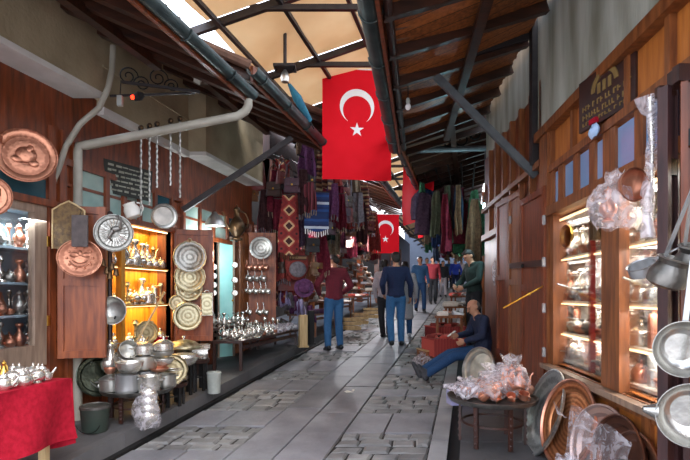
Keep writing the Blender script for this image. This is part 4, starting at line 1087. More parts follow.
# ================================================================ third stall: low table of small silver ware
SY0, SY1 = 6.75, 9.0
def stall(label, Ya, Yb, xo0, xo1, h, m='wood_dark', base=pz, name='market_stall', slope=.25):
    zc = (base(Ya) + base(Yb)) / 2 + h
    t = thing(name, label, 'stall', ((xo0 + xo1) / 2 + slope * (Ya + Yb) / 2, (Ya + Yb) / 2, zc)); o = t.location
    q = lambda X, Y, Z: (X - o.x, Y - o.y, Z - o.z)
    mb = MB(); mb.hexa([q(x + slope * y, y, zc + dz) for dz in (-.035, 0) for x, y in ((xo0, Ya), (xo1, Ya), (xo1, Yb), (xo0, Yb))]); mb.build('table_top', M[m], t, False)
    for x in (xo0 + .04, xo1 - .04):
        for y in (Ya + .06, Yb - .06): MB().beam(q(x + slope * y, y, base(y)), q(x + slope * y, y, zc - .03), .04, .04).build('leg', M[m], t, False)
    mb = MB(); mb.beam(q(xo1 - .04 + slope * Ya, Ya + .06, zc - .1), q(xo1 - .04 + slope * Yb, Yb - .06, zc - .1), .025, .05); mb.build('apron', M[m], t, False)
    return zc
z3 = stall('dark low stall crowded with small silver ware on the left platform', SY0, SY1, -3.52, -3.08, .34)
z3b = stall('narrow raised shelf at the back of the silver ware stall', SY0 - .2, SY1 - .5, -3.74, -3.54, .52, name='back_shelf')
r3 = random.Random(8); seq = 0
for r in range(3):
    n = (15, 14, 12)[r]
    for i in range(n):
        Y = SY0 + .1 + (SY1 - SY0 - .9) * (i + .5) / n + r3.uniform(-.02, .02); X = -3.14 - r * .135 + .25 * Y
        kk = (ewer(SV, .17), sugar(SV), cezve(SV), candlestick(SV), teapot(SV), cup(CB))[r3.randrange(6)]
        o = kk.put((X, Y, z3 + .001), '', r3.uniform(0, 6), 'silver ware on the low stall', sc=r3.uniform(1.0, 1.25))
        o['label'] = 'small bright %s on the low stall, %s from near, %s row' % (o['category'], ORD[i], ('front', 'middle', 'rear')[r])
for i in range(11):
    Y = SY0 - .1 + i * .15; kk = (ewer(SV, .2), vase(SV, .2), sugar(SV), ewer(SC, .2))[i % 4]
    o = kk.put((-3.64 + .25 * Y, Y, z3b + .001), '', r3.uniform(0, 6), 'silver ware on the back shelf'); o['label'] = 'silver %s on the raised back shelf, %s from its near end' % (o['category'], ORD[i])
for i in range(4):
    t = thing('skewer', 'dark skewer standing up from the silver ware stall, %s from the left' % ORD[i], 'skewer', group='skewers on the silver ware stall')
    p = P(222 + 5 * i, 338, 7.4); MB().tube([p, p + Vector((-.16 - .02 * i, 0, .26))], .006, 6).build('blade', M['iron'], t); MB().ell(p + Vector((-.16 - .02 * i, 0, .26)), (.014, .014, .02), 6).build('handle', M['wood_dark'], t)
# wrapped silver leaves at the far end of the stall
for i in range(7):
    t = bag('crumpled silver plastic packet at the far end of the stall, %s from near' % ORD[i], (-3.18 - .1 * (i % 2) + .25 * (8.15 + .12 * i), 8.15 + .12 * i, z3 + .002), .22, .17, .13, seed=20 + i, m='film_thick', rz=i, name='plastic_packet', group='plastic packets on the stall')
t = thing('leather_trough', 'dark greenish curved trough under the purple scarves', 'trough', P(278, 322, 9.0), LA)
MB().sheet(lambda u, v: (-.32 + .64 * u, .18 * cos(pi * v), -.02 - .16 * sin(pi * v) * (.6 + .4 * sin(pi * u)) + .1 * abs(2 * u - 1) ** 2), 16, 12, .012).build('body', plain('worn green leather', '#2c2f28', '#565a4a', .5, 0, 6, .2), t)
MB().tube([(-.33, -.18, .08), (0, -.19, -.0), (.33, -.18, .08)], .014, 8).build('rim', M['wood_dark'], t)
t = thing('wooden_block', 'pale upright wooden post block beside the silver ware stall', 'block', plat_at(303, 347)); MB().box((0, 0, .28), (.14, .14, .56), rz=.3, bevel=.015).build('post', M['wood_pale'], t, False); MB().box((0, 0, .01), (.18, .18, .02), rz=.3).build('foot', M['wood_pale'], t, False)
t = thing('wooden_block', 'black upright leg of a bench right of the pale post block', 'block', plat_at(311, 344)); MB().box((0, 0, .3), (.1, .12, .6), rz=.3, bevel=.01).build('post', M['black'], t, False); MB().box((0, 0, .01), (.14, .16, .02), rz=.3).build('foot', M['black'], t, False)
# ================================================================ flags
def star(c, r, a0=90):
    return [(c[0] + (r if i % 2 == 0 else r * .382) * cos(R(a0 + 36 * i)), c[1] + (r if i % 2 == 0 else r * .382) * sin(R(a0 + 36 * i))) for i in range(10)]
def flag(label, loc, w, h, rz, wave=.03, cy=.30, cr=.30, seed=0):
    "upright red banner; crescent opens downwards towards the star as on a banner hung from its hoist"
    t = thing('flag', label, 'flag', loc, rz)
    W_ = lambda x, z: wave * sin(x / w * 5 + seed) * (.3 - z / h) + wave * .5 * sin(z / h * 7 + seed)
    MB().sheet(lambda u, v: (-w / 2 + w * u, W_(-w / 2 + w * u, -h * v), -h * v), 24, 30, .004).build('cloth', M['flag_red'], t)
    R_ = w * cr; cz = -h * cy; off = R_ * .22; r_in = R_ * .82
    # crescent: outer arc minus inner arc that is shifted down
    d = off; x = (R_ * R_ - r_in * r_in + d * d) / (2 * d); a = math.acos(max(-1, min(1, x / R_))); b = math.acos(max(-1, min(1, (x - d) / r_in)))
    out = [(R_ * sin(s), -R_ * cos(s)) for s in [a + (2 * pi - 2 * a) * i / 40 for i in range(41)]]
    inn = [(r_in * sin(s), -d - r_in * cos(s)) for s in [b + (2 * pi - 2 * b) * i / 40 for i in range(41)]]
    for side, nm in ((-.006, 1), (.010, 2)):
        mb = MB(); vo = [mb.bm.verts.new((p[0], W_(p[0], cz + p[1]) + side, cz + p[1])) for p in out]; vi = [mb.bm.verts.new((p[0], W_(p[0], cz + p[1]) + side, cz + p[1])) for p in inn]
        for i in range(40): mb.bm.faces.new((vo[i], vo[i + 1], vi[i + 1], vi[i]))
        mb.build('crescent', M['white'], t)
        mb = MB(); c = (0, cz - R_ * 1.32); ps = star(c, R_ * .42); cc = mb.bm.verts.new((c[0], W_(*c) + side, c[1])); vs = [mb.bm.verts.new((p[0], W_(*p) + side, p[1])) for p in ps]
        for i in range(10): mb.bm.faces.new((cc, vs[i], vs[(i + 1) % 10]))
        mb.build('star', M['white'], t)
    MB().tube([(-w / 2 - .02, 0, .01), (w / 2 + .02, 0, .01)], .012, 8).build('top_rod', M['white'], t)
    return t
flag('large red flag with white crescent and star hanging over the lane', P(357, 70, 7.35), 1.02, 1.62, R(4), .025, .335, .25)
flag('red flag with crescent hanging low in the distance over the left stalls', P(385.5, 214.5, 15.5), .84, 1.20, R(3), .03, .36, .30, 2)
flag('red flag seen edge on beneath the far right gutter', P(417, 124, 10.9), 1.1, 2.15, R(-58), .05, .335, .25, 4)
flag('small red pennant tip hanging beyond the edge-on flag', P(425, 203, 12.2), .55, .85, R(-60), .07, .3, .3, 5)

# ================================================================ hanging textiles
TX = [plain('cloth %d' % i, c, d, .95, 0, 22, .4, spec=.1) for i, (c, d) in enumerate((('#2a1a1c', '#432a2b'), ('#4a1622', '#6d2431'), ('#1d2430', '#303b4c'), ('#3d2b20', '#5d4431'), ('#40323f', '#5f4a5c'), ('#5b4a3c', '#7c6753'), ('#26322c', '#3d4d44'), ('#6d2c2c', '#8d423b'), ('#5a5458', '#7c7479'), ('#4c2c48', '#6d4468'), ('#7a6a58', '#a08e78'), ('#23304e', '#384a72')))]
KIL = [diamonds('red lozenge kilim', '#3a1614', ['#c09a70', '#8a2420', '#6e1a1a', '#7c201e', '#2c1212'], .26), diamonds('brown lozenge kilim', '#3a2018', ['#a98058', '#20304a', '#7c2a22'], .13), stripes('blue woven rug', ['#16305f', '#1a2c58', '#1f4480', '#16305f', '#1d3a70', '#b9c2cc', '#1a2450', '#16305f', '#1f4480', '#1a2c58'], .42, 2, wob=.6),
       stripes('striped brown rug', ['#4a2a1e', '#8a6a4a', '#3a1a1c', '#6b2a22', '#b09a78'], .2, 2), stripes('grey striped scarf', ['#6a6870', '#8a8890', '#50404c', '#9a8e96'], .08, 0), stripes('maroon ribbed cloth', ['#5a1822', '#3a0f18', '#74303a'], .06, 0)]
def drape(label, loc, w, h, m, rz=0.0, seed=0, name='hanging_textile', cat='textile', group=None, fringe=None, taper=1.0, fold=.05):
    rr = random.Random(seed); a, b, c = rr.uniform(0, 6), rr.uniform(5, 9) / w, rr.uniform(-.1, .1)
    t = thing(name, label, cat, loc, rz, group)
    def f(u, v):
        x = (-w / 2 + w * u) * (taper + (1 - taper) * min(1, v * 1.5)); return (x + c * v * w, fold * sin(b * x * 2 + a) * (.3 + v) + .015 * sin(9 * v + a), -h * v - .03 * sin(b * x + a) * v)
    MB().sheet(f, 14, 12, .008).build('cloth', m, t)
    if fringe:
        mb = MB(); n = max(5, int(w / .035))
        for i in range(n):
            p = V(f((i + .5) / n, 1)); mb.tube([p, p + V((.005 * sin(i), .004, -.04)), p + V((.01 * sin(i * 2), 0, -.09))], .008, 5)
        mb.build('fringe', fringe, t)
    MB().tube([(-w * .5 * taper, 0, .005), (w * .5 * taper, 0, .005)], .01, 6).build('hanger_rod', M['wood_dark'], t)
    return t
def garment(m, w=.42, h=.75):
    def f():
        t = thing('hanging_garment', '', 'garment')
        def body(u, v):
            a = 2 * pi * u; s = w / 2 * (.62 + .38 * min(1, v * 5)) * (1 - .12 * sin(pi * v)); return (s * cos(a), (.05 + .03 * v) * sin(a) + .012 * sin(5 * a + 6 * v), -h * v)
        MB().sheet(body, 24, 12, .006).build('body', m, t)
        for s in (-1, 1): MB().tube([(s * w * .36, 0, -.03), (s * w * .52, 0, -.12), (s * w * .62, -.02, -.38), (s * w * .6, -.03, -.52)], [.05, .062, .055, .05], 10).build('sleeve', m, t)
        MB().tube([(-w * .36, 0, -.02), (0, 0, .03), (w * .36, 0, -.02)], .008, 6).build('hanger', M['iron'], t); return t
    return kind(('garment', m.name, w, h), f)
def handbag(m, w=.3, h=.26):
    def f():
        t = thing('hanging_bag', '', 'bag')
        MB().sheet(lambda u, v: (w / 2 * (1 - .16 * v) * (abs(cos(2 * pi * u)) ** .6) * (1 if cos(2 * pi * u) >= 0 else -1), .06 * (.5 + .7 * (1 - v)) * (abs(sin(2 * pi * u)) ** .6) * (1 if sin(2 * pi * u) >= 0 else -1), -h + h * v), 28, 8, .006).build('body', m, t)
        MB().box((0, -.062, -h * .30), (w * .86, .02, h * .5), bevel=.01).build('flap', m, t); MB().box((0, -.076, -h * .5), (.03, .012, .03), bevel=.003).build('buckle', BR, t)
        MB().tube([(-w * .38, 0, -.02), (-w * .3, 0, .22), (0, 0, .34), (w * .3, 0, .22), (w * .38, 0, -.02)], .011, 6).build('strap', m, t); return t
    return kind(('handbag', m.name, w, h), f)
LE = [plain('leather %d' % i, c, d, .5, 0, 8, .2) for i, (c, d) in enumerate((('#2c1a14', '#4a2e22'), ('#52201e', '#74332c'), ('#1a1518', '#302629'), ('#6b4a30', '#8c6646'), ('#3d2630', '#5d3c48')))]
# pieces one can point at, left side
drape('red kilim runner with a column of cream lozenges hanging at left', P(289, 195, 8.45), .36, 1.0, KIL[0], R(14), 3, fringe=TX[3], taper=.6, fold=.01)
drape('blue woven cloth with white bands and white fringe hanging at left', P(317, 192, 8.6), .42, .66, KIL[2], R(10), 4, fringe=M['white'], fold=.012)
bp = thing('backpack', 'reddish woven backpack hanging below the red kilim runner', 'backpack', P(297, 250, 8.7), R(15))
MB().ell((0, 0, -.26), (.21, .1, .27), 20).build('body', TX[7], bp); MB().ell((0, -.09, -.34), (.15, .05, .14), 16).build('front_pocket', TX[8], bp)
MB().box((0, -.085, -.14), (.3, .05, .08), bevel=.015).build('flap', KIL[3], bp)
for s in (-1, 1): MB().tube([(s * .12, 0, .0), (s * .15, .1, -.1), (s * .16, .09, -.45)], .018, 8).build('strap', TX[7], bp)
MB().tube(arc((0, 0, .0), .05, 0, 180), .01, 6).build('grab_handle', TX[0], bp)
ht = thing('hat', 'round mauve brimmed hat hanging under the backpack', 'hat', P(304, 288, 8.7), rot=(R(75), 0, R(10)))
MB().lathe([(.17, 0), (.172, .006), (.11, .012), (.1, .08), (.06, .115), (0, .12)], 28).build('crown', TX[9], ht); MB().lathe([(.112, .012), (.114, .03), (.105, .032)], 28).build('band', TX[4], ht)
for i in range(9):
    o = drape('lilac fringed scarf bundled over the stall edge, %s from the left' % ORD[i], P(268 + 5.2 * i, 280 + 3.2 * i, 9.15 + .03 * i), .22, .30, [plain('lilac cloth', '#8d84b0', '#b5aecf', .9, 0, 18, .3), TX[8], TX[9]][i % 3], R(10 + 20 * sin(i)), 30 + i, 'scarf', 'scarf', 'lilac scarves', taper=.5)
# the dense curtain of hangings along the left: rails at three distances from the wall
rt = random.Random(17)
rows = [(-3.45, 'inner', 8.75, 17.5, 30), (-3.1, 'second', 8.8, 17, 28), (-2.75, 'third', 8.9, 12.6, 18), (-2.42, 'outer', 9.0, 12.2, 14), (-3.3, 'high inner', 8.5, 11.5, 18), (-2.9, 'high middle', 8.6, 11.5, 16), (-2.5, 'high outer', 8.7, 11.8, 14)]
for xo, nm, Y0, Y1, n in rows:
    mb = MB(); mb.tube([(xo + .25 * Y0 - .05, Y0 - .2, CZ + 2.34), (xo + .25 * Y1, Y1, CZ + 2.75)], .015, 6); mb.build('hanging_rail', M['iron'], None, kind='structure')
    for i in range(n):
        Y = Y0 + (Y1 - Y0) * (i + rt.uniform(.2, .8)) / n; X = xo + .25 * Y + rt.uniform(-.08, .08)
        top = CZ + 2.3 + .045 * (Y - Y0) - rt.uniform(0, .5) - (.0 if xo > -3 else .35) + (.45 if 'high' in nm else 0)
        lb = '%s hanging on the ' + nm + ' left rail, ' + ORD[i] + ' from near'
        q = rt.random(); rz = R(10) + rt.uniform(-.6, .6)
        if q < .38: drape(lb % 'patterned cloth', (X, Y, top), rt.uniform(.22, .42), rt.uniform(.5, .95), rt.choice(TX + [TX[1], TX[7], KIL[1], KIL[3], KIL[5], KIL[0]]), rz, i + 50 * len(nm), group='hangings on the left rails', taper=rt.uniform(.5, 1), fringe=rt.choice((None, TX[10], TX[8])))
        elif q < .55: garment(rt.choice(TX[:10])).put((X, Y, top), lb % 'dark garment', rz, 'hangings on the left rails', sc=rt.uniform(.55, .8))
        else: handbag(rt.choice(LE)).put((X, Y, top - .3), lb % 'leather bag', rz, 'hangings on the left rails', sc=rt.uniform(.7, 1.2))
for i in range(4):                                   # lower tier against the left wall of the textile shop
    Y = 8.78 + .25 * i; q = i % 4; lb = '%s low on the left textile shop wall, ' + ORD[i] + ' from near'
    if q == 0: garment(TX[(i * 5) % 10]).put((-3.45 + .25 * Y, Y, CZ + .9), lb % 'dark garment hanging', R(30), 'goods on the textile shop wall')
    elif q == 1: handbag(LE[i % 5], .3, .26).put((-3.3 + .25 * Y, Y, CZ + .45), lb % 'leather bag hanging', R(20), 'goods on the textile shop wall', sc=1.5)
    else: drape(lb % 'folded rug hanging', (-3.4 + .25 * Y, Y, CZ + 1.0), .5, 1.2, (KIL + TX)[(i * 7) % 14], R(40), i, group='goods on the textile shop wall')
for i, (px, py, Y, kd) in enumerate(((246, 205, 8.75, 'b'), (252, 188, 8.8, 'b'), (259, 176, 8.7, 'b'), (266, 196, 8.65, 'd'), (262, 215, 8.8, 'd'), (274, 182, 8.6, 'b'), (277, 205, 8.7, 'd'), (282, 172, 8.6, 'b'), (292, 178, 8.5, 'b'), (303, 176, 8.5, 'd'), (309, 188, 8.5, 'd'), (333, 190, 8.7, 'd'), (341, 200, 8.9, 'd'), (330, 222, 8.9, 'b'), (312, 238, 8.8, 'b'), (280, 262, 8.8, 'b'), (316, 262, 9.0, 'b'), (270, 240, 8.9, 'd'), (322, 240, 9.0, 'd'), (284, 244, 8.8, 'd'))):
    lb = '%s at mouth of textile shop, ' + ORD[i] + ' of the bunch'
    if kd == 'b': handbag(LE[(i * 3) % 5], .3, .26).put(P(px, py, Y), lb % 'worn leather bag', R(15 + 40 * sin(i * 2)), 'bunch at the textile shop mouth', sc=.75 + .1 * (i % 3))
    else: drape(lb % 'narrow tasselled cloth', P(px, py - 6, Y), .2 + .03 * (i % 4), .5 + .06 * (i % 5), (TX[1], TX[7], KIL[3], TX[0], KIL[5], TX[9])[i % 6], R(10 + 30 * sin(i)), 200 + i, group='bunch at the textile shop mouth', fringe=(TX[10], TX[8])[i % 2], taper=.6, fold=.03)
# pale wares pinned up beyond: a wall of light cloth goods far left
PALE = [plain('pale cloth %d' % i, c, d, .9, 0, 12, .3) for i, (c, d) in enumerate((('#ccbeac', '#e6dacb'), ('#d6cac0', '#f0e6dc'), ('#b09a84', '#d2c0aa'), ('#a8705c', '#cc9480'), ('#b7b2b6', '#dad6da'), ('#a43a34', '#c45a4c'), ('#6d625c', '#8f837b')))]
for r in range(3):
    for i in range(17):
        Y = 10.3 + i * .42; z = CZ + 1.9 - .36 * r + .05 * (Y - 10.3); lb = '%s on the far left stall wall, ' + ORD[i] + ' from near, ' + ORD[r] + ' row'
        mm = PALE[(i * 3 + r * 5) % 7]
        if (i + r) % 3: garment(mm, .36, .42).put((-3.58 + .25 * Y, Y, z), lb % 'small pale garment', R(45), 'pale goods on the far left wall', sc=.62)
        else: handbag(mm, .3, .26).put((-3.58 + .25 * Y, Y, z - .1), lb % 'small pale bag', R(45), 'pale goods on the far left wall')

# ================================================================ stalls further along on the left: slippers and folded cloth
def slipper(m):
    def f():
        t = thing('slipper', '', 'slipper')
        MB().lathe([(0, 0), (1, 0), (1, .012), (0, .012)], 20, Matrix.Diagonal((.045, .13, 1, 1))).build('sole', M['wood_mid'], t)
        MB().sheet(lambda u, v: (.045 * cos(pi * u) * (1 - .3 * v), -.13 + .15 * v + .01 * sin(pi * u), .012 + .055 * sin(pi * u) * (.35 + .65 * v)), 10, 6, .004).build('upper', m, t); return t
    return kind(('slipper', m.name), f)
def folded(m):
    def f():
        t = thing('folded_cloth', '', 'cloth')
        MB().box((0, 0, .03), (.26, .2, .06), bevel=.02).build('fold', m, t); MB().box((0, -.01, .067), (.24, .17, .018), bevel=.008).build('top_fold', m, t); return t
    return kind(('folded', m.name), f)
for s, (Ya, Yb, h) in enumerate(((9.7, 10.9, .42), (11.1, 12.7, .5), (12.9, 14.9, .5), (15.1, 17.6, .5))):
    zt = stall('low wooden stall of pale goods on the left, %s along from the leather trough' % ORD[s], Ya, Yb, -3.62 if s else -3.55, -2.98, h, 'wood_mid')
    rr = random.Random(40 + s); ncol = int((Yb - Ya) / .25)
    for r in range(3 if s < 3 else 2):
        for i in range(ncol):
            Y = Ya + .12 + i * .25; X = -3.08 - .2 * r + .25 * Y
            mm = PALE[rr.randrange(7)] if s else TX[rr.choice((8, 9, 10, 4))]
            kk = (slipper, folded)[rr.random() < .45 or s == 0](mm)
            o = kk.put((X, Y, zt + .001), '', rr.uniform(-.5, .5) + 1.3, 'goods on the left stalls', sc=rr.uniform(.9, 1.15)); o['label'] = '%s on %s left stall beyond the trough, %s from near, %s row' % (o['category'], ORD[s], ORD[i], ('front', 'middle', 'back')[r])
TI = 0
for s, (Ya, Yb, h) in enumerate(((10.3, 11.0, .42), (11.2, 12.6, .5), (13.0, 14.8, .5), (15.2, 17.5, .5))):
    for k in range(4):
        zt = (pz(Ya) + pz(Yb)) / 2 + h + .2 * (k + 1); xo = -3.26 - .13 * k
        t = thing('display_step', 'stepped shelf %s from the bottom behind the %s left stall' % (ORD[k], ORD[s]), 'shelf', (xo + .25 * (Ya + Yb) / 2, (Ya + Yb) / 2, zt), LA, 'stepped shelves behind the left stalls'); l = (Yb - Ya) * 1.03
        MB().box((0, 0, -.01), (l, .12, .02)).build('board', M['wood_mid'], t, False)
        for e in (-1, 1): MB().box((e * (l / 2 - .02), 0, -.11), (.03, .1, .18)).build('upright', M['wood_mid'], t, False)
        n = int((Yb - Ya) / .2); rr = random.Random(s * 10 + k)
        for i in range(n):
            Y = Ya + .08 + i * .2; q = rr.random(); mm = PALE[rr.choice((0, 1, 4, 1, 3, 2, 5))]
            kk = slipper(mm) if q < .5 else (folded(mm) if q < .75 else (bowl(SD, .09, .06) if q < .9 else vase(SD, .24)))
            o = kk.put((xo + .25 * Y, Y, zt + .001), '', rr.uniform(1, 2), 'goods on the stepped shelves', sc=rr.uniform(.8, 1)); o['label'] = '%s on the %s step behind %s left stall, %s from near' % (o['category'], ORD[k], ORD[s], ORD[i])
for i, (px, py) in enumerate(((352, 330), (371, 318), (360, 324))):
    t = thing('wooden_crate', 'slatted wooden crate under the left stalls, %s from near' % ORD[i], 'crate', plat_at(px, py), .2, 'crates under the left stalls')
    for z in (.05, .14, .23):
        mb = MB()
        for x, y, w, d in ((0, -.14, .34, .015), (0, .14, .34, .015), (-.165, 0, .015, .26), (.165, 0, .015, .26)): mb.box((x, y, z), (w, d, .06))
        mb.build('slat', M['wood_pale'], t, False)
    MB().box((0, 0, .01), (.32, .26, .015)).build('bottom', M['wood_pale'], t, False)

# ================================================================ garments hanging under the far right eave
COLS = TX + [plain('olive cloth', '#3b4030', '#565c46', .95, 0, 20, .3), plain('green cloth', '#2d5a40', '#4a8a62', .95, 0, 20, .3)]
rt = random.Random(29)
for ri, (xo, nm, Y0, Y1, n, dz) in enumerate(((-.9, 'outer', 9.6, 15, 24, 0), (-.66, 'second', 9.2, 15, 24, -.06), (-.42, 'middle', 9.0, 15, 24, -.12), (-.18, 'fourth', 8.9, 15, 24, -.18), (.06, 'inner', 8.9, 15, 22, -.22), (-.5, 'far', 15.5, 30, 36, .1), (-1.2, 'farthest', 17, 32, 28, .3))):
    mb = MB(); mb.tube([(xo + .25 * Y0, Y0 - .1, CZ + 2.3), (xo + .25 * Y1, Y1 + .1, CZ + 2.3 + .07 * (Y1 - Y0))], .015, 6); mb.build('hanging_rail', M['iron'], None, kind='structure')
    for i in range(n):
        Y = Y0 + (Y1 - Y0) * (i + rt.uniform(.3, .7)) / n; X = xo + .25 * Y + rt.uniform(-.05, .05); top = CZ + 2.2 + .07 * (Y - Y0) + dz - rt.uniform(0, .3)
        mm = rt.choice(COLS) if ri < 2 else rt.choice(COLS[-2:] + TX[:6]); lb = '%s hanging from the ' + nm + ' right rail, ' + ORD[i] + ' from near'
        if rt.random() < .22: garment(mm, .34, .8).put((X, Y, top), lb % 'dark garment', R(-20) + rt.uniform(-.7, .7), 'garments on the right rails')
        else: drape(lb % 'dark shawl', (X, Y, top), rt.uniform(.16, .3), rt.uniform(.7, 1.15), mm, R(-15) + rt.uniform(-.6, .6), i + ri * 40, group='garments on the right rails', taper=.45)
for i in range(6):
    drape('shawl coloured as if lit green by the cold lamp, %s from the lamp' % ORD[i], P(484 - 2.2 * i, 205 + 2 * i, 10.0 + .5 * i), .3, 1.0, COLS[-1], R(-20 + 12 * i), 70 + i, group='lamp-tinted shawls by the cold lamp', taper=.5)  # the lamp's green cast is put into the cloth colour
# lamps in the lane
for i, (px, py, Y, m, lb, c, w) in enumerate(((487, 207, 8.5, 'lamp_cyan', 'bright cold street lamp fixed to the grey pipe', (.55, .9, 1), 26), (482, 222, 12, 'lamp_cyan', 'second cold lamp lower behind the grey pipe', (.6, .9, 1), 40), (320, 178, 9.6, 'lamp_white', 'bare white bulb glowing over the blue woven cloth', (.95, .95, 1), 30), (359, 193, 12.5, 'lamp_white', 'white bulb under the third left eave', (.8, .85, 1), 40), (352, 232, 12.6, 'lamp_white', 'small added bulb brightening the pale slippers on the left stalls', (.95, .95, 1), 90), (392, 240, 17.5, 'lamp_white', 'far added bulb brightening the last left stall', (.9, .94, 1), 150), (296, 236, 9.5, 'lamp_white', 'small bulb among the bags above the backpack', (1, .88, .9), 30))):  # slipper-stall and last-stall bulbs are added to brighten the goods there
    t = thing('hanging_lamp', lb, 'lamp', P(px, py, Y)); MB().ell((0, 0, 0), (.07, .07, .08), 12).build('bulb', M[m], t); MB().lathe([(.02, .05), (.025, .06), (.025, .1), (0, .1)], 12).build('socket', M['white_plastic'], t); MB().tube([(0, 0, .1), (0, .02, .3)], .006, 6).build('cord', M['black'], t)
    lamp('bulb_light', 'POINT', P(px, py + 3, Y) + V((0, -.12, -.14)), w, c, .06)
t = thing('bulb', 'unlit white spiral bulb hanging beneath the right eave edge', 'bulb', P(408, 104, 5.2))
MB().ell((0, 0, -.03), (.03, .03, .035), 12).build('globe', M['white'], t); MB().lathe([(.02, .0), (.024, .03), (.016, .06), (0, .06)], 12).build('socket', M['white_plastic'], t); MB().tube([(0, 0, .06), (0, 0, .2)], .005, 6).build('cord', M['black'], t)
t = thing('canopy_lamp', 'dark lamp with cable box on a pole hanging below the awning', 'lamp', P(285, 78, 6.0))
MB().tube([(0, 0, .1), (0, 0, 1.15)], .022, 8).build('pole', M['steel_dark'], t); MB().box((0, 0, .12), (.26, .2, .03)).build('plate', M['steel_dark'], t, False); MB().lathe([(0, -.06), (.045, -.05), (.055, 0), (.04, .06), (.012, .1), (0, .1)], 16).build('globe', SD, t); MB().tube(arc((0, 0, .02), .13, 20, 160), .008, 6).build('bracket', M['iron'], t)
t = thing('folded_umbrella', 'furled blue green cloth sunshade tied under the awning edge', 'umbrella', P(293, 92, 6.3)); MB().tube([(-.05, 0, .1), (.05, .05, -.06), (.2, .2, -.30)], [.02, .06, .035], 10).build('cloth', plain('blue green cloth', '#1e5a78', '#2f7f93', .8, 0, 12), t); MB().tube([(-.09, 0, .16), (.25, .25, -.38)], .01, 6).build('stick', M['iron'], t)
# ================================================================ right shop window: shelves of ware
def Rp(Y, o, z): return Vector((1.5 - o + .08 * Y, Y, CZ + z))
t = shelf_unit('display_shelf', 'lit display shelves of copper and silver ware behind the right shop window', rbox, (2.2, 5.22), (-.42, -.1), (-.58, -.34, -.06, .33), plain('pale grey shelf paint', '#a9a49a', '#c8c3b9', .6), .69, -.62)
for z in (.345 - .03, -.075 - .0, -.35):
    mb = MB(); rbox(mb, 2.25, 5.2, -.10, -.085, z - .018, z - .006); mb.build('light_strip', M['led'], t, False)
for y in (3.80,):
    mb = MB(); rbox(mb, y, y + .035, -.1, -.06, -.6, .69); mb.build('mullion', plain('bright red post', '#7a1c14', '#a02a1c', .4), t, False)
mb = MB(); rbox(mb, 2.3, 5.2, -.08, -.065, .655, .67); mb.build('light_strip', M['led'], t, False)
for z in (.66, .30, -.09, -.36):
    lamp('window_light', 'AREA', Rp(4.4, -.22, z - .015), WINL, (1, .93, .84), 1.4, size_y=.2, rot=(0, 0, RA)); lamp('window_light', 'AREA', Rp(2.8, -.2, z - .015), WINL * .8, (1, .95, .88), .7, size_y=.2, rot=(0, 0, RA))
rr = random.Random(52); SH = ((.33, 'top', .30), (-.06, 'second', .34), (-.34, 'third', .24), (-.58, 'bottom', .2))
for z, nm, hh in SH:
    for row, off in (('rear', -.30), ('front', -.18)):
        seq = 0
        for a, b_ in ((3.55, 5.18), (2.5, 3.5)):
            n = int((b_ - a) / .145)
            for i in range(n):
                Y = b_ - .07 - i * (b_ - a - .08) / n; seq += 1
                tall = row == 'rear' and hh > .28; m_ = rr.choice((SV, SD, ST, SV, SC, PW, SV, ST, CB))
                kk = rr.choice((ewer(m_, .26), vase(m_, .26), candlestick(m_), vase(m_, .24))) if tall else rr.choice((teapot(m_), sugar(m_), cup(m_), pot(m_, .06, .07), cezve(m_), grinder(m_), bowl(CB, .06, .05)))
                o = kk.put(Rp(Y, off, z), '', rr.uniform(0, 6), 'ware in the right shop window', sc=rr.uniform(1.15, 1.4) if not tall else rr.uniform(1.0, 1.15))
                o['label'] = '%s in right shop window, %s from far end, %s row, %s shelf' % (o['category'], ORD[seq - 1], row, nm)
# chosen pieces in the window
t = vase(PW, .36).put(P(639, 350, 3.35), 'large old pewter vase in the near right window', 0)
o = dish(SV, .16, lobes=0, deep=.03).put(P(571, 344, 4.45), 'bright tray standing on the lowest shelf of the far window', RA, rot=(R(-10), 0, RA))
o = dish(BR, .10, lobes=8, deep=.03, name='brass_plate', cat='plate').put(P(568, 236, 4.40), 'small brass ornament hanging inside the far right window', RA)
t = grinder(BZ).put(P(596, 240, 3.7), 'dark bronze grinder hanging at the top of the far right window', 0, sc=1.6)
saucepan(ST, .09, .1, .16).put(P(641, 366, 3.35), 'steel saucepan lying on its side low in the near window', rot=(R(80), R(10), R(-70)))
saucepan(M['pane_teal'], .08, .07, .14).put(P(648, 382, 3.3), 'dark blue pan lying below the steel saucepan', rot=(R(85), R(-10), R(-70)))
for i, (px, py, Y, w, h) in enumerate(((596, 270, 4.05, .22, .26), (648, 300, 3.3, .25, .3), (634, 388, 3.45, .22, .2), (650, 398, 3.25, .26, .2), (592, 350, 4.1, .2, .2), (644, 262, 3.3, .2, .22))):
    bag('bag of metal ware in the right window, %s from the left by its base' % ORD[sorted((596, 648, 634, 650, 592, 644)).index((596, 648, 634, 650, 592, 644)[i])], P(px, py, Y) - V((0, 0, h * .45)), w * .8, .16, h, .3, 60 + i, 'film', i, group='plastic bags in the right window')
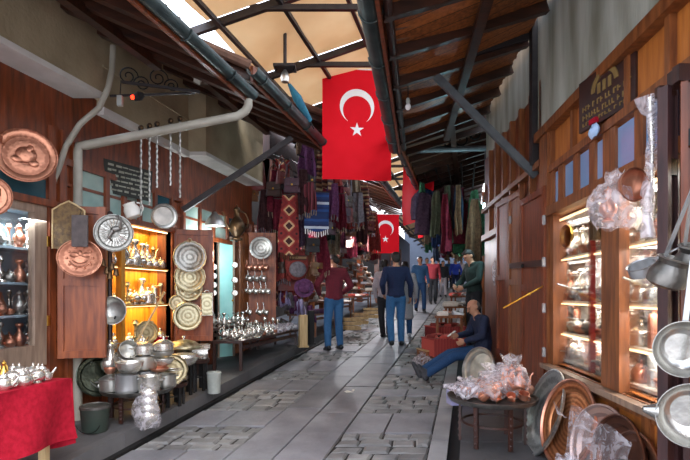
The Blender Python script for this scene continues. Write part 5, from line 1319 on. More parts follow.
# sign board with arch
t = thing('sign_board', 'dark sign board with yellow arch emblem and worn yellow lettering on the orange panels', 'sign', RW(606, 92, .035), RA)
MB().box((0, 0, 0), (.62, .02, .36)).build('board', plain('dark brown sign', '#241210', '#3c1e16', .5), t, False)
yl = plain('faded yellow paint', '#705a30', '#8a6e3c', .7)
mb = MB(); o_ = [(.15 * cos(R(a)), .02 + .15 * sin(R(a)) * .8) for a in range(0, 181, 12)]; i_ = [(.11 * cos(R(a)), .02 + .11 * sin(R(a)) * .8) for a in range(180, -1, -12)]; mb.prism(o_ + i_, .008, Matrix.Translation((0, -.012, .02)))
for x in (-.06, 0, .06): mb.box((x, -.012, .05), (.03, .008, .07))
mb.build('arch_emblem', yl, t, False)
r2 = random.Random(9)
for row, z in enumerate((-.03, -.09, -.14)):
    x = -.26
    while x < .25:
        w = r2.uniform(.02, .035); hgt = (.035, .035, .022)[row]; MB().box((x + w * .2, -.012, z), (w * .3, .006, hgt)).box((x + w * .6, -.012, z + hgt * r2.choice((-.4, 0, .4))), (w * .7, .006, hgt * .25)).build('lettering', yl, t, False); x += w + r2.choice((.01, .01, .03))
t = thing('bag', 'crumpled red and blue plastic bag stuck on top of the window rail', 'bag', RW(594, 136, .07), RA, sc=.6); MB().sheet(lambda u, v: (.09 * cos(2 * pi * u) * (.5 + .5 * sin(pi * v)), .05 * sin(2 * pi * u) * sin(pi * v + .2), -.02 + .16 * v + .012 * sin(9 * u)), 20, 8, 0).build('film', plain('pale blue plastic', '#8fb2dc', '#bcd4f0', .3), t)
MB().box((0, 0, .17), (.14, .05, .06), bevel=.01).build('red_packet', M['red_cloth'], t)

# ---------------------------------------------------------------- bagged copper jug and wrapped horn hanging outside the window
t = ewer(CB, .30).put(P(608, 222, 2.68), 'pink copper jug hanging inside a clear bag before the window', 1.0, sc=.6)
bowl(CP, .085, .06).put(P(625, 186, 2.62), 'pink copper bowl mouth facing us inside the hanging clear bag', rot=(R(95), R(8), R(15)))
bag('large crumpled clear bag hung before the window around copper ware', P(613, 228, 2.66), .22, .18, .30, .2, 33, 'film')
t = thing('wrapped_horn', 'long strip of plastic wrapped metal horns hanging beside the near post', 'wrap', P(650, 98, 2.58), group=None)
def wr(u, v):
    a = 2 * pi * u; r_ = (.042 * (1 - v * 4) + .022) if v < .12 else .016 + .012 * abs(sin(11 * v)) + .006 * v
    return (r_ * cos(a) * (1 + .2 * sin(3 * a + 20 * v)) + .015 * sin(6 * v), r_ * sin(a), -.72 * v)
MB().sheet(wr, 18, 50, 0).build('film', M['film_thick'], t); MB().tube([(0, 0, 0), (.012, 0, -.25), (.006, 0, -.7)], [.02, .012, .008], 10).build('horn', SV, t)
t = thing('wrapped_horn', 'clear wrapped spoon bundle hanging under the cold lamp beside the shutters', 'wrap', P(499, 246, 7.0))
MB().sheet(lambda u, v: ((.03 + .07 * sin(pi * min(1, v)) ** 2) * cos(2 * pi * u), .03 * sin(2 * pi * u), -.75 * v), 14, 20, 0).build('film', M['film_thick'], t); MB().tube([(0, 0, .1), (0, 0, -.6)], .014, 8).build('spoon', SV, t)

# ---------------------------------------------------------------- near shutters that frame the picture's right edge, with hanging pans
def rshutter(label, pa, pb, Ya, Yb, z0, z1, m):
    a, b = P(pa, HY, Ya), P(pb, HY, Yb); d = b - a; w = d.length; rz = math.atan2(d.y, d.x)
    t = thing('wooden_shutter', label, 'shutter', (a.x, a.y, CZ + z0), rz); h = z1 - z0
    MB().box((w / 2, .02, h / 2), (w, .035, h)).build('board', M[m], t, False)
    MB().box((.012, -.005, h / 2), (.03, .02, h)).build('edge_strip', M[m], t, False); MB().box((w - .012, -.005, h / 2), (.03, .02, h)).build('edge_strip', M[m], t, False)
    for z in (h * .2, h * .8): MB().box((w / 2, -.004, z), (.05, .02, .08)).build('hinge', M['iron'], t, False)
    return t
rshutter('dark purple brown shutter edge standing open in front of the near window', 665, 678, 2.45, 2.50, -.95, 1.02, 'wood_purple')
rshutter('reddish brown shutter leaf cut off by the right picture edge', 681, 704, 2.40, 2.36, -.35, 1.02, 'wood_red')
rshutter('dark shutter leaf low at the right picture edge behind the spouted pan', 683, 714, 2.46, 2.42, -1.0, -.36, 'wood_purple')
t = thing('wooden_rail', 'short dark rail joining the two near shutters at their tops', 'rail', P(673, 92, 2.5)); MB().box((0, 0, 0), (.16, .04, .05)).build('bar', M['wood_dark'], t, False); MB().box((0, 0, .05), (.03, .05, .1)).build('peg', M['wood_dark'], t, False)
t = thing('wooden_rail', 'dark bracket with blue edge high at the right picture edge', 'rail', P(686, 74, 2.4)); MB().box((0, 0, 0), (.10, .05, .08)).build('bar', M['wood_dark'], t, False); MB().box((.03, -.03, .0), (.04, .01, .06)).build('edge', M['pane_sky'], t, False)
def hangpan(px, py, Y, kk, label, rot, sc=None): return kk.put(P(px, py, Y), label, None, 'pans hanging on the near shutters', rot, sc)
saucepan(ST, .10, .085, .26, M['steel']).put(P(645, 274, 2.5), 'steel saucepan hanging tilted left of the dark pot by the near post', rot=(R(20), R(-24), R(-20)), group='pans hanging on the near shutters', sc=.68)
t = thing('long_handled_pot', 'old dark pot with a long vertical handle hanging before the purple brown shutter', 'pot', P(669, 274, 2.25), rot=(R(22), R(8), R(10)), group='pans hanging on the near shutters')
MB().lathe(shell([(.055, -.06), (.08, -.045), (.082, 0), (.06, .045), (.068, .07)], .004), 26).build('body', PW, t); MB().beam((0, .062, .06), (.02, .10, .47), .018, .006).build('handle', M['steel'], t); MB().lathe([(.063, .066), (.074, .07), (.063, .076), (.063, .066)], 26).build('rim', SD, t)
t = thing('long_handled_pot', 'old dark pot half cut off by the right picture edge', 'pot', P(693, 262, 2.25), rot=(R(20), R(-5), R(10)), group='pans hanging on the near shutters')
MB().lathe(shell([(.055, -.06), (.08, -.045), (.082, 0), (.06, .045), (.068, .07)], .004), 26).build('body', PW, t); MB().beam((0, .062, .06), (-.01, .09, .45), .018, .006).build('handle', M['steel'], t); MB().lathe([(.063, .066), (.074, .07), (.063, .076), (.063, .066)], 26).build('rim', SD, t)
def ladlepan(label, px, py, Y, r, depth, rot, spout=False):
    t = thing('frying_pan', label, 'pan', P(px, py, Y), rot=rot, group='pans hanging on the near shutters')
    MB().lathe([(0, 0), (r * .6, 0), (r * .88, depth * .4), (r, depth), (r * 1.03, depth), (r * .9, depth * .35), (r * .62, -.006), (0, -.006)], 36, RX).build('bowl', M['silver_bright'], t)
    MB().lathe([(0, -.003), (r * .5, -.003), (r * .52, -.010), (0, -.010)], 30, Matrix.Translation((0, -.004, 0)) @ RX).build('base_disc', M['silver_bright'], t)
    MB().beam((0, -depth * .5, r * .95), (.01, -depth * .3, r + .42), .022, .007).build('handle', M['steel'], t)
    if spout: MB().lathe([(.0, 0), (.035, .0), (.012, .05), (0, .055)], 14, Matrix.Translation((-r * .93, -depth * .6, -.01)) @ Matrix.Rotation(R(-90), 4, 'Y')).build('spout', M['silver_bright'], t)
    return t
M['silver_bright'] = hammered('bright tinned pan', '#a5a39d', '#c6c3bb', .26, bump=.12)
ladlepan('large bright hammered pan hanging at the right picture edge', 680, 347, 2.12, .115, .06, (R(4), R(4), R(-18)))
ladlepan('bright spouted pan hanging low at the right picture corner', 688, 411, 2.08, .13, .07, (R(4), R(6), R(-20)), True)

# ================================================================ trays leaning under the right window
def plat_r(px, py, h=0.0):
    Y = (CZ - PH - h) * F / (py - 260.0); return Vector(((px - CX) * Y / F, Y, pz(Y) + h))
def lean(label, px, py, Y, r, m, rz, tilt, rim=None, deep=.04, sc=None): return dish(m, r, rim, deep=deep).put(P(px, py, Y), label, 0, 'trays leaning below the right window', rot=(R(tilt), 0, R(rz)), sc=sc)
M['tin_grey'] = engraved('grey tinned tray', '#a4a8a6', '#7c807e', .4, 10, bump=.15)
lean('large grey tinned tray leaning against the wall right of the shutters', 546, 413, 4.0, .36, M['tin_grey'], -94, -19)
lean('large spun copper tray leaning against the orange panels', 570, 424, 3.6, .325, CF, -82, -14, CB)
lean('pinkish wrapped tray leaning against the spun copper tray', 603, 450, 3.2, .29, plain('pinkish tinned tray', '#a58a82', '#c0a8a0', .35, .7, 4), -80, -10)
lean('dark copper tray leaning right of the wrapped tray', 621, 462, 2.98, .28, plain('dark copper', '#4a2c22', '#6e4634', .35, .8, 5), -88, -8)
lean('second dark copper tray at the far right of the leaning trays', 638, 478, 2.82, .26, plain('brown copper', '#58362a', '#7c523e', .35, .8, 5), -90, -8)
t = thing('plastic_wrap', 'clear film draped over the pinkish leaning tray with a loose corner', 'wrap', P(596, 440, 3.1), R(-72))
MB().sheet(lambda u, v: (-.24 + .46 * u - .04 * (1 - v) * (1 - u), -.03 + .07 * v * 1.0 + .015 * sin(8 * u + 5 * v), -.30 + .46 * v - .10 * u * v + .02 * sin(11 * u)), 24, 20, 0).build('film', M['film'], t); MB().sheet(lambda u, v: (-.28 + .1 * u, -.05 - .03 * v, .10 + .09 * v * (1 - u)), 6, 6, 0).build('loose_corner', M['film_thick'], t)
bag('cloudy plastic bag lying at the bottom under the leaning trays', P(568, 472, 3.25) - V((0, 0, .12)), .34, .28, .22, .2, 71, 'film_thick', .5)
cup_ = bowl(PW, .07, .08).put(P(628, 470, 2.7) - V((0, 0, .05)), 'small dark bowl at the foot of the last leaning tray', 0)
# round tray table with bags of copper cups
tc = Vector((P(492, HY, 4.15).x, 4.15, pz(4.15))); RH = .365
stool('black studded tray table carrying bags of copper cups', tc, .36, RH, M['wood_dark'], 6, M['pewter'], .5)
top = tc.z + RH + .022
rr = random.Random(77)
for i in range(22):
    a = i * 2.4; q = .27 * math.sqrt((i + .5) / 22)
    kk = (cup(CB), bowl(CB, .05, .05), cup(CB), sugar(CB))[i % 4]
    o = kk.put((tc.x + .02 + q * cos(a), tc.y + q * sin(a), top + (.05 if i < 7 else 0)), '', a, 'copper cups on the tray table', sc=rr.uniform(1.0, 1.3), rot=(rr.uniform(-.6, .6), rr.uniform(-.6, .6), a)); o['label'] = 'pink copper %s in bags on tray table, %s outward from middle' % (o['category'], ORD[i])
for i, (dx, dy) in enumerate(((.17, .02), (.21, -.05), (.11, -.02))): ewer(CB, .24).put((tc.x + dx, tc.y + dy, top), 'tall pink copper jug in the standing bag, %s from the left' % ORD[[1, 2, 0][i]], 2 + i, 'copper jugs on the tray table')
for i, (dx, dy, w, d, h, m_, lb) in enumerate(((-.20, -.05, .26, .22, .15, 'film_thick', 'low clear bag of copper cups at the left of the tray table'), (-.02, -.08, .32, .26, .19, 'film', 'broad clear bag of copper cups in the middle of the tray table'), (.16, .0, .28, .24, .33, 'film', 'tall standing clear bag of copper jugs on the tray table'), (.06, .12, .3, .26, .24, 'film_thick', 'cloudy bag of copper ware at the back of the tray table'))):
    bag(lb, (tc.x + dx, tc.y + dy, top + .002), w, d, h, .5, 80 + i, m_, i)
t = thing('plastic_bag', 'pointed plastic bag mouth sticking out over the left edge of the tray table', 'bag', (tc.x - .27, tc.y - .08, top + .07), .2); MB().sheet(lambda u, v: (-.16 * v - .0, (.09 * (1 - v) + .01) * cos(2 * pi * u), .03 * v + .05 * (1 - .7 * v) * sin(2 * pi * u)), 18, 10, 0).build('film', M['film_thick'], t); MB().sheet(lambda u, v: (-.16 - .05 * v, .03 * (u - .5), .04 + .03 * v), 5, 5, 0).build('corner', M['film_thick'], t)
# things between the seated man and the tray table
dish(SD, .26, deep=.07, name='basin', cat='basin').put(P(481, 369, 6.0), 'large steel basin leaning on edge beside the seated man', rot=(R(-14), 0, R(-62)))
t = saucepan(SD, .10, .15, .05).put(P(499, 378, 5.75), 'grey tin pot lying on its side right of the steel basin', rot=(R(100), R(0), R(-20)))
t = thing('tin_drum', 'short grey metal drum standing behind the tray table', 'drum', plat_r(513, 400)); MB().lathe(shell([(.17, 0), (.175, .01), (.175, .17), (.18, .18)], .005), 30).build('body', M['silver_dull'], t); MB().lathe([(.178, .06), (.182, .065), (.178, .07)], 30).build('hoop', M['steel_grey'], t)
t = thing('foam_block', 'pale lilac and grey foam block behind the tray table', 'block', plat_r(464, 404), .15); MB().box((0, 0, .07), (.34, .16, .14), bevel=.02).build('block', plain('lilac grey foam', '#8f90b8', '#a8a4c0', .9, 0, 6), t); MB().box((0, 0, .145), (.33, .15, .01), bevel=.004).build('top_sheet', plain('pale lilac', '#b6b2d6', '#c9c4e2', .9), t)
for i, px in enumerate((507, 513, 519)):
    t = thing('padlock', 'small %s hanging by the grey drum, %s from the left' % (('steel padlock', 'steel padlock', 'steel hook lock')[i], ORD[i]), 'padlock', P(px, 372 + i, 5.5), group='padlocks by the drum'); MB().box((0, 0, -.02), (.045, .02, .04), bevel=.005).build('case', ST, t); MB().tube(arc((0, 0, 0), .016, 0, 180), .005, 6).build('shackle', ST, t)

# ================================================================ folded shutters, rod and the wares further along on the right
def rfold(label, pa, pb, Ya, Yb, z0, z1, m='wood_red'):
    t = shutter(label, pa, pb, Ya, Yb, z0, z1, m); return t
rfold('tall reddish shutter leaf beside the far right window', 521, 545, 5.22, 4.52, -.85, .98)
rfold('tall shutter leaf folded second from the right window', 509, 521, 5.75, 5.3, -.85, 1.12, 'wood_mid')
rfold('narrow shutter leaf folded third from the right window', 497, 509, 6.35, 5.82, -.75, 1.15)
t = thing('street_post', 'reddish wooden post between the standing man and the folded shutters', 'post', Vector((P(490, HY, 8.05).x, 8.05, pz(8.05)))); MB().box((0, 0, 1.15), (.12, .12, 2.3)).build('shaft', M['wood_red'], t, False); MB().box((0, 0, .05), (.16, .16, .1)).build('foot', M['wood_red'], t, False); MB().box((0, 0, 2.32), (.2, .14, .06)).build('cap', M['wood_red'], t, False)
for i, (px, z) in enumerate(((545, 220), (545, 262), (545, 308), (511, 220), (511, 360), (545, 352))):
    t = thing('shutter_latch', 'white metal latch plate on the folded shutters, %s' % ('topmost on the near leaf', 'second down on the near leaf', 'third down on the near leaf', 'top one on the far leaf', 'bottom one on the far leaf', 'lowest on the near leaf')[i], 'latch', P(px - 1, z, 4.46 if px > 520 else 5.62), RA + .6, 'latches on the folded shutters'); MB().box((0, 0, 0), (.035, .008, .085)).build('plate', ST, t, False); MB().tube([(0, -.008, -.03), (0, -.008, .03)], .006, 6).build('pin', ST, t)
t = thing('iron_bar', 'wide dark iron band crossing the folded shutters at mid height', 'bar', P(522, 266, 5.1)); MB().beam(P(510, 266, 5.62) - t.location, P(541, 263, 4.56) - t.location, .015, .06).build('bar', M['wood_dark'], t, False); MB().ell((.0, -.02, 0), (.02, .02, .02), 8).build('stud', M['iron'], t)
t = thing('brass_rod', 'thin brass rod sticking out diagonally from the shop front', 'rod'); MB().tube([P(549, 283, 4.55), P(503, 308, 4.45)], .008, 8).build('shaft', BR, t); MB().ell(P(529, 294, 4.51), (.018, .018, .018), 8).build('ferrule', BR, t); MB().ell(P(549, 283, 4.55), (.014, .014, .014), 8).build('knob', BR, t)
# stall with striped cloth crates in front of the seated man
CR = stripes('red striped cloth', ['#8e2a28', '#b84a40', '#7a2020', '#a03a34'], .05, 0)
for i, (px, py, w, d, h, mt_, lb) in enumerate(((441, 356, .46, .5, .26, CR, 'red striped cloth covered box on the kerb before the seated man'), (430, 352, .3, .4, .2, M['wood_mid'], 'small crate at the left end of the red striped box'), (445, 341, .55, .5, .34, CR, 'second red cloth box behind the first striped box'))):
    Y = [7.95, 8.05, 8.75][i]; X = (px - CX) * Y / F
    t = thing('cloth_box' if mt_ is CR else 'crate', lb, 'box', (X, Y, pz(Y) if i != 1 else gz(Y)), .25)
    MB().box((0, 0, h / 2), (w, d, h), bevel=.015).build('body', mt_, t, False); MB().box((0, 0, h + .008), (w * 1.04, d * 1.04, .02), bevel=.006).build('lid', mt_ if mt_ is CR else M['wood_pale'], t, False)
    if i != 1:
        for j in range(9):
            kk = folded(PALE[5] if j % 3 else TX[7]) if j % 2 else slipper((PALE[5], TX[0], PALE[3])[j % 3])
            c_, s_ = cos(.25), sin(.25); lx, ly = -w * .33 + (j % 3) * w * .33, -d * .33 + (j // 3) * d * .33
            o = kk.put((X + c_ * lx - s_ * ly, Y + s_ * lx + c_ * ly, pz(Y) + h + .02), '', j, 'goods on the red boxes', sc=.65); o['label'] = 'small reddish %s on the %s red box, %s from front left' % (o['category'], ('first', '', 'second')[i], ORD[j])
bag('pale lilac plastic bag lying left of the red striped box', Vector((P(424, HY, 7.9).x, 7.9, gz(7.9))), .3, .3, .2, .3, 95, 'film_thick')
# right stall by the standing man
for s, (Ya, Yb, a, b_) in enumerate(((8.2, 9.4, -.52, -.1), (9.7, 11.4, -.45, -.06), (11.8, 15, -.42, -.05))):
    zt = stall('wooden stall of small goods on the right, %s beyond the seated man' % ORD[s], Ya, Yb, a - .06, b_, .55, 'wood_mid')
    rr = random.Random(90 + s); nc = int((Yb - Ya) / .26)
    for i in range(nc):
        for r in range(2):
            Y = Ya + .12 + i * .26; kk = rr.choice((folded(PALE[rr.randrange(7)]), slipper(PALE[rr.randrange(7)]), bowl(SD, .09, .06)))
            o = kk.put((a + .06 + r * .2 + .25 * Y, Y, zt + .001), '', rr.uniform(0, 3), 'goods on the right stalls'); o['label'] = '%s on the %s right stall, %s from near in the %s row' % (o['category'], ORD[s], ORD[i], ('lane side', 'wall side')[r])

t = thing('paper_scrap', 'small white paper scrap lying on the paving in mid lane', 'paper', Vector((P(349, HY, 6.25).x, 6.25, gz(6.25) + .004)), .4)
MB().sheet(lambda u, v: (-.05 + .1 * u, -.035 + .07 * v, .012 * sin(4 * u) * v), 6, 5, .002).build('sheet', M['paper'], t); MB().sheet(lambda u, v: (.045 + .02 * u, -.03 + .05 * v, .012 + .01 * u), 3, 3, .002).build('torn_corner', M['paper'], t)
# ================================================================ people
def hull(bm, spheres):
    "tapered capsule: convex hull of ellipsoids (centre, radii)"
    vs = []
    for c, r in spheres:
        r = r if isinstance(r, (tuple, list)) else (r, r, r)
        for i in range(1, 6):
            th = pi * i / 6
            for k in range(10):
                a = 2 * pi * k / 10; vs.append(bm.verts.new((c[0] + r[0] * sin(th) * cos(a), c[1] + r[1] * sin(th) * sin(a), c[2] + r[2] * cos(th))))
        vs.append(bm.verts.new((c[0], c[1], c[2] + r[2]))); vs.append(bm.verts.new((c[0], c[1], c[2] - r[2])))
    q = bmesh.ops.convex_hull(bm, input=vs)
    dead = [g for g in q['geom_interior'] + q['geom_unused'] if isinstance(g, bmesh.types.BMVert) and g.is_valid]
    bmesh.ops.delete(bm, geom=list(set(dead)), context='VERTS')
def blob(name, groups, vox, m, parent, smooth_it=3, cut=None):
    "voxel-fuses many capsules into one continuous skin"
    me = bpy.data.meshes.new('tmp'); b = bmesh.new()
    for g in groups:
        b2 = bmesh.new(); hull(b2, g); tm = bpy.data.meshes.new('t'); b2.to_mesh(tm); b2.free(); b.from_mesh(tm); bpy.data.meshes.remove(tm)
    bmesh.ops.recalc_face_normals(b, faces=b.faces); b.to_mesh(me); b.free()
    o = bpy.data.objects.new('tmp', me); COL.objects.link(o)
    r = o.modifiers.new('r', 'REMESH'); r.mode = 'VOXEL'; r.voxel_size = vox
    if smooth_it: s = o.modifiers.new('s', 'SMOOTH'); s.iterations = smooth_it; s.factor = .5
    dg = bpy.context.evaluated_depsgraph_get(); ev = o.evaluated_get(dg); nm = bpy.data.meshes.new_from_object(ev)
    bpy.data.objects.remove(o); bpy.data.meshes.remove(me)
    nm.name = name; nm.polygons.foreach_set('use_smooth', [True] * len(nm.polygons))
    nm.materials.clear(); nm.materials.append(m)
    o = bpy.data.objects.new(name, nm); COL.objects.link(o); o.parent = parent
    return o

SKIN = plain('skin', '#b07a5e', '#bd8a6c', .55, 0, 6)
HAIRD = plain('dark hair', '#15100e', '#2a211c', .6, 0, 30, .3)
HAIRG = plain('greying hair', '#4d4743', '#6a625c', .7, 0, 40, .3)
def person(label, loc, face, J, shirt, trousers, shoes, hair=HAIRD, h=1.75, vox=.012, bald=False, skirt=None, extras=None, sleeve=1.0, lean_head=(0, 0), slim=1.0, headvec=None, fem=False):
    """J: joints in metres for a 1.75 m figure facing local -Y (x is the figure's own left): overrides of the standing pose.
    One fused body; hair, jumper, trousers and shoes are its clothing."""
    k = h / 1.75
    D = dict(head=(0, -.015, 1.63), neck=(0, .01, 1.46), chest=(0, .0, 1.28), waist=(0, .0, 1.07), pelvis=(0, .01, .94),
             shL=(.185, .01, 1.41), elL=(.25, .03, 1.13), wrL=(.26, -.05, .90), shR=(-.185, .01, 1.41), elR=(-.25, .03, 1.13), wrR=(-.26, -.05, .90),
             hiL=(.09, .0, .90), knL=(.10, -.02, .49), anL=(.10, .02, .09), hiR=(-.09, .0, .90), knR=(-.10, -.02, .49), anR=(-.10, .02, .09))
    D.update(J); D = {a: V(b) * k for a, b in D.items()}
    t = thing('person', label, 'person', loc, face)
    s = slim; g = []
    up = (D['head'] - D['neck']).normalized() if headvec is None else V(headvec)
    # head: skull, jaw, nose, ears; a face direction that leans with lean_head (yaw, pitch)
    Hm = Matrix.Translation(D['head']) @ Euler((R(lean_head[1]), 0, R(lean_head[0]))).to_matrix().to_4x4()
    q = lambda x, y, z: Hm @ V((x * k, y * k, z * k))
    head = [[(q(0, .015, .02), (.076 * k, .093 * k, .088 * k)), (q(0, -.02, -.055), (.056 * k, .062 * k, .055 * k))], [(q(0, -.05, -.08), (.032 * k, .03 * k, .028 * k)), (q(0, -.02, -.05), (.055 * k, .06 * k, .04 * k))],
            [(q(0, -.083, .02), .010 * k), (q(0, -.105, -.022), .015 * k)], [(q(0, -.086, -.055), (.024 * k, .012 * k, .008 * k))],
            [(q(.078, .015, -.005), (.012 * k, .02 * k, .032 * k))], [(q(-.078, .015, -.005), (.012 * k, .02 * k, .032 * k))], [(q(0, -.075, .035), (.05 * k, .014 * k, .012 * k))]]
    g += head
    g.append([(D['neck'] + V((0, 0, -.03 * k)), .062 * k * s), (D['neck'] + (D['head'] - D['neck']) * .55, .055 * k * s)])
    torso = [[(D['chest'], (.165 * k * s, .105 * k * s, .12 * k)), (D['waist'], (.14 * k * s, .10 * k * s, .10 * k))], [(D['waist'], (.14 * k * s, .10 * k * s, .1 * k)), (D['pelvis'], (.16 * k * s, .115 * k * s, .10 * k))],
             [(D['shL'], .062 * k), (D['shR'], .062 * k), (D['chest'], (.15 * k * s, .10 * k * s, .10 * k))], [(D['neck'], .06 * k), (D['shL'], .045 * k), (D['shR'], .045 * k)]]
    def limbs(e):
        a = []
        for S_ in 'LR':
            a.append([(D['sh' + S_], (.056 + e) * k), (D['el' + S_], (.042 + e) * k)]); a.append([(D['el' + S_], (.042 + e) * k), (D['wr' + S_], (.029 + e) * k)])
        return a
    def legs(e):
        a = []
        for S_ in 'LR':
            a.append([(D['hi' + S_], (.085 + e) * k), (D['kn' + S_], (.057 + e) * k)]); c = D['kn' + S_].lerp(D['an' + S_], .3)
            a.append([(D['kn' + S_], (.056 + e) * k), (c, (.056 + e) * k), (D['an' + S_], (.038 + e) * k)])
        return a
    g += torso + limbs(0) + legs(0)
    for S_ in 'LR':                                  # hands: palm, four fingers of unequal length, thumb
        w = D['wr' + S_]; d = (w - D['el' + S_]).normalized(); hd = D.get('hd' + S_)
        if hd is not None: d = hd.normalized()
        sx = 1 if S_ == 'L' else -1
        side = d.cross(V((sx, 0, .01))); side = side.normalized() if side.length > .1 else V((0, -1, 0))
        if side.y > 0: side = -side
        nrm = d.cross(side).normalized()
        if nrm.x * sx > 0: nrm = -nrm                # palm looks to the body
        pc = w + d * .05 * k
        g.append([(w, .024 * k), (pc + side * .022 * k, (.02 * k)), (pc - side * .022 * k, .02 * k), (w + d * .085 * k + side * .025 * k, .014 * k), (w + d * .085 * k - side * .025 * k, .014 * k)])
        for f, (o_, l_) in enumerate(((.031, .062), (.011, .074), (-.010, .068), (-.030, .052))):
            b0 = w + d * .088 * k + side * o_ * k; b1 = b0 + (d * .8 + nrm * .35).normalized() * l_ * .55 * k; b2 = b1 + (d * .4 + nrm * .9).normalized() * l_ * .5 * k
            g.append([(b0, .0105 * k), (b1, .0095 * k)]); g.append([(b1, .0095 * k), (b2, .008 * k)])
        t0 = w + d * .03 * k + side * .03 * k; t1 = t0 + (d * .6 + side * .7).normalized() * .04 * k; t2 = t1 + (d * .9 + nrm * .3).normalized() * .03 * k
        g.append([(t0, .014 * k), (t1, .011 * k)]); g.append([(t1, .011 * k), (t2, .009 * k)])
    for S_ in 'LR':
        a = D['an' + S_]; fd = V(D.get('ft' + S_, V((0, -1, -.12)) * k)).normalized()
        dn = V((0, 0, -1)) if abs(fd.z) < .6 else V((0, -1, 0)); dn = (dn - fd * dn.dot(fd)).normalized()
        g.append([(a, .033 * k), (a + fd * .11 * k + dn * .045 * k, .024 * k)])
    body = blob('body', g, vox * .8, SKIN, t, 2)
    # eyes and brows
    for x in (-.032, .032): MB().ell(q(x, -.083, .012), (.012 * k, .008 * k, .007 * k), 8).build('eye', M['black'], body)
    # hair
    if bald: hg = [[(q(0, .05, -.025), (.086 * k, .066 * k, .055 * k)), (q(0, .06, .015), (.078 * k, .06 * k, .05 * k))]]
    else:
        hg = [[(q(0, .03, .045), (.084 * k, .09 * k, .075 * k)), (q(0, .055, -.02), (.078 * k, .062 * k, .06 * k))], [(q(0, -.04, .085), (.06 * k, .04 * k, .028 * k)), (q(0, .03, .08), (.075 * k, .07 * k, .05 * k))]]
        if fem: hg.append([(q(0, .06, 0), (.08 * k, .06 * k, .08 * k)), (q(0, .07, -.18), (.09 * k, .04 * k, .06 * k))])
    blob('hair', hg, vox, hair, t, 1)
    e = .016
    sg = [[(c, tuple(x + e * k for x in (r if isinstance(r, tuple) else (r, r, r)))) for c, r in b] for b in torso[:1] + torso[2:3]]
    hemp = D['pelvis'] + V((0, 0, .0))
    sg.append([(D['waist'], (.156 * k * s, .118 * k * s, .1 * k)), (hemp, (.178 * k * s, .135 * k * s, .07 * k))])
    sg.append([(D['neck'] + V((0, 0, -.015 * k)), .066 * k), (D['shL'], .06 * k), (D['shR'], .06 * k)])
    for S_ in 'LR':
        sg.append([(D['sh' + S_], .073 * k), (D['el' + S_], .06 * k)])
        wr = D['el' + S_].lerp(D['wr' + S_], .93 * sleeve) if sleeve > .5 else None
        if wr is not None: sg.append([(D['el' + S_], .06 * k), (wr, .043 * k)])
    sh = blob('jumper', sg, vox, shirt, t, 3)
    if trousers is not None:
        tg = [[(D['pelvis'], (.168 * k * s, .125 * k * s, .085 * k)), (D['hiL'] + V((0, 0, -.02)), .1 * k), (D['hiR'] + V((0, 0, -.02)), .1 * k)]]
        for S_ in 'LR':
            tg.append([(D['hi' + S_], .1 * k), (D['kn' + S_], .075 * k)]); tg.append([(D['kn' + S_], .075 * k), (D['kn' + S_].lerp(D['an' + S_], .3), .074 * k), (D['kn' + S_].lerp(D['an' + S_], .97), .062 * k)])
        blob('trousers', tg, vox, trousers, t, 3)
    if skirt is not None:
        kn = (D['knL'] + D['knR']) / 2
        blob('coat_skirt', [[(D['waist'], (.16 * k, .13 * k, .05 * k)), (kn + V((0, 0, -.05)), (.21 * k, .18 * k, .04 * k))]], vox, skirt, t, 2)
    for S_ in 'LR':
        a = D['an' + S_]; fd = V(D.get('ft' + S_, V((0, -1, -.12)) * k)).normalized()
        dn = V((0, 0, -1)) if abs(fd.z) < .6 else V((0, -1, 0)); dn = (dn - fd * dn.dot(fd)).normalized()
        blob('shoe', [[(a + dn * .045 * k - fd * .045 * k, (.046 * k, .048 * k, .046 * k)), (a + dn * .055 * k + fd * .16 * k, .03 * k)], [(a, .054 * k), (a + dn * .04 * k + fd * .07 * k, .047 * k)]], vox, shoes, t, 1)
    return t, D
jean = plain('blue denim', '#2c5884', '#3a6c9a', .85, 0, 60, .2)
jean_d = plain('dark blue denim', '#193a60', '#224a76', .85, 0, 60, .2)
navy = plain('navy wool', '#101a38', '#18264a', .9, 0, 70, .2)
maroon = plain('maroon wool', '#5a1424', '#75202f', .9, 0, 70, .2)
teal_blue = plain('slate blue wool', '#2c5074', '#3b6690', .9, 0, 70, .2)
cobalt = plain('cobalt cloth', '#1c3290', '#2b45b0', .9, 0, 70)
charcoal = plain('charcoal cloth', '#17181c', '#25262b', .9, 0, 70)
greyc = plain('pale grey coat cloth', '#9a9296', '#b3aaac', .9, 0, 70)
redc = plain('dull red cloth', '#7a1c24', '#94303a', .9, 0, 70)
green_d = plain('dark green cloth', '#15241f', '#223530', .9, 0, 70)
shoe_k = plain('black leather', '#0d0d10', '#1b1b20', .4); shoe_w = plain('pale trainer', '#9a9aa2', '#bdbdc6', .6)
def g_at(px, py):                                   # point of the lane under a pixel
    Y = CZ * F / (py - 260.0); return Vector(((px - CX) * Y / F, Y, gz(Y)))
p = g_at(334, 350)
person('man in a maroon jumper and blue jeans bending towards the stall', p, R(205), dict(head=(-.03, -.10, 1.60), neck=(-.02, -.03, 1.45), chest=(-.01, -.01, 1.28), elL=(.36, .06, 1.17), wrL=(.24, -.10, 1.0), elR=(-.34, .0, 1.16), wrR=(-.26, -.2, 1.02), anL=(.14, .05, .09), knL=(.12, -.01, .49), anR=(-.13, -.02, .09)), maroon, jean, shoe_k, vox=.011, lean_head=(35, 30), h=1.78)
p = g_at(396, 346)
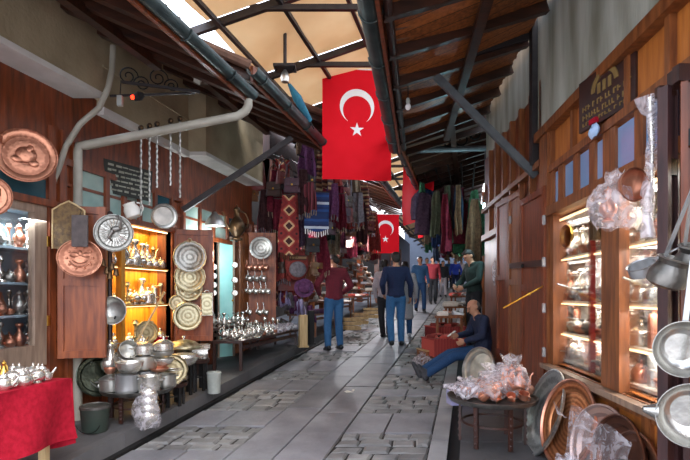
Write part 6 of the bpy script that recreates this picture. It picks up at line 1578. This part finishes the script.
person('man in a navy jumper and blue jeans walking away up the lane', p, R(182), dict(anL=(.10, .14, .11), knL=(.11, -.03, .5), anR=(-.11, -.08, .09), knR=(-.1, -.06, .5), elL=(.26, .06, 1.15), wrL=(.22, -.10, .98), elR=(-.27, .04, 1.15), wrR=(-.28, -.06, .92)), navy, jean, shoe_k, vox=.011, h=1.8)
p = g_at(404, 337)
person('person in a long pale grey coat half hidden behind the navy jumper', p + V((.02, .0, 0)), R(175), {}, greyc, jean_d, shoe_w, skirt=greyc, vox=.016, h=1.62)
p = g_at(420, 312)
person('man in a slate blue jumper and jeans walking towards us', p, R(5), dict(anL=(.10, -.12, .09), knL=(.1, -.12, .5), anR=(-.1, .12, .12), knR=(-.1, -.02, .5)), teal_blue, jean_d, shoe_k, vox=.015, h=1.76)
p = g_at(433, 304)
person('man in a dark jacket over a red shirt behind the slate blue jumper', p, R(0), dict(anL=(.10, .1, .1), anR=(-.1, -.1, .09)), redc, charcoal, shoe_k, vox=.018, h=1.78)
p = g_at(443, 297)
person('person in a dark top and pale trousers walking between two men', p, R(0), dict(anL=(.10, -.1, .09), anR=(-.1, .1, .1)), charcoal, greyc, shoe_k, vox=.02, h=1.62)
p = g_at(455.5, 293)
person('woman in a cobalt blue coat walking down the middle of the lane', p, R(-5), dict(anL=(.10, .1, .1), anR=(-.1, -.1, .09), elL=(.3, .02, 1.15)), cobalt, navy, shoe_k, vox=.02, h=1.72, fem=True)
for i, (px, py, c, c2, lb, hh) in enumerate(((427, 297, navy, charcoal, 'distant person in navy between the blue jumper and red shirt', 1.75), (438.5, 291, charcoal, jean_d, 'distant person in charcoal beyond the red shirt', 1.7), (449, 289, teal_blue, charcoal, 'distant person in slate blue left of the cobalt coat', 1.7), (461.5, 287, greyc, charcoal, 'distant person in pale grey right of the cobalt coat', 1.72), (385, 338, greyc, charcoal, 'dark haired shopper in pale grey left of the navy jumper', 1.66))):
    person(lb, g_at(px, py), R(0 if i != 4 else 150), dict(anL=(.10, -.1 * (-1) ** i, .09)), c, c2, shoe_k, vox=.022, h=hh)
# man standing at the right-hand stall
p = Vector((P(474, HY, 8.9).x, 8.9, pz(8.9) + .02))
person('dark haired man in a dark green jumper standing over the right stall', p, R(-70), dict(head=(0, -.12, 1.58), neck=(0, -.05, 1.45), chest=(0, -.03, 1.28), elL=(.26, -.08, 1.15), wrL=(.12, -.3, 1.02), elR=(-.26, -.08, 1.15), wrR=(-.1, -.32, 1.04)), green_d, charcoal, shoe_k, vox=.011, h=1.72, lean_head=(0, 35))
# seated man on the right: low stool, legs stretched into the lane
SE = Vector((P(482, HY, 7.0).x, 7.0, pz(7.0)))
st = thing('low_stool', 'low wooden stool under the seated balding man', 'stool', SE + V((-.05, 0, 0)), .3)
MB().box((0, 0, .165), (.34, .32, .03), bevel=.008).build('seat', M['wood_mid'], st, False)
for a in (-1, 1):
    for b_ in (-1, 1): MB().box((a * .13, b_ * .12, .075), (.035, .035, .15)).build('leg', M['wood_mid'], st, False)
# local -Y points to the lane, i.e. world -X and a little towards us
person('balding man in a navy jacket sitting with legs stretched out, phone in hand', SE, R(-84), dict(pelvis=(0, -.0, .27), waist=(0, .03, .41), chest=(0, -.0, .60), neck=(0, -.07, .78), head=(.0, -.14, .915), shL=(.185, -.04, .73), shR=(-.185, -.04, .73), elL=(.26, -.1, .50), wrL=(.12, -.30, .42), elR=(-.25, -.12, .50), wrR=(-.10, -.34, .48),
       hiL=(.09, -.02, .25), knL=(.12, -.47, .20), anL=(.14, -.88, -.05), hiR=(-.09, -.02, .25), knR=(-.06, -.48, .21), anR=(-.04, -.92, -.04), ftL=(.02, -.45, .85), ftR=(-.02, -.45, .85), hdL=(-.3, -.6, -.3), hdR=(.2, -.8, .1)), plain('navy jacket cloth', '#111a33', '#1d2846', .8, 0, 14, .4), jean_d, plain('grey and black shoe', '#1b1b1f', '#56565c', .6, 0, 9), hair=HAIRG, h=1.63, vox=.009, bald=True, lean_head=(10, 28))
hand = SE + Matrix.Rotation(R(-84), 3, 'Z') @ V((-.07, -.415, .475))
t = thing('mobile_phone', 'pale mobile phone held by the seated man', 'phone', hand, R(-60), rot=(R(35), 0, R(-84))); MB().box((0, 0, 0), (.07, .14, .008), bevel=.003).build('case', M['white_plastic'], t, False); MB().box((0, 0, .005), (.062, .125, .002)).build('screen', M['paper'], t, False)
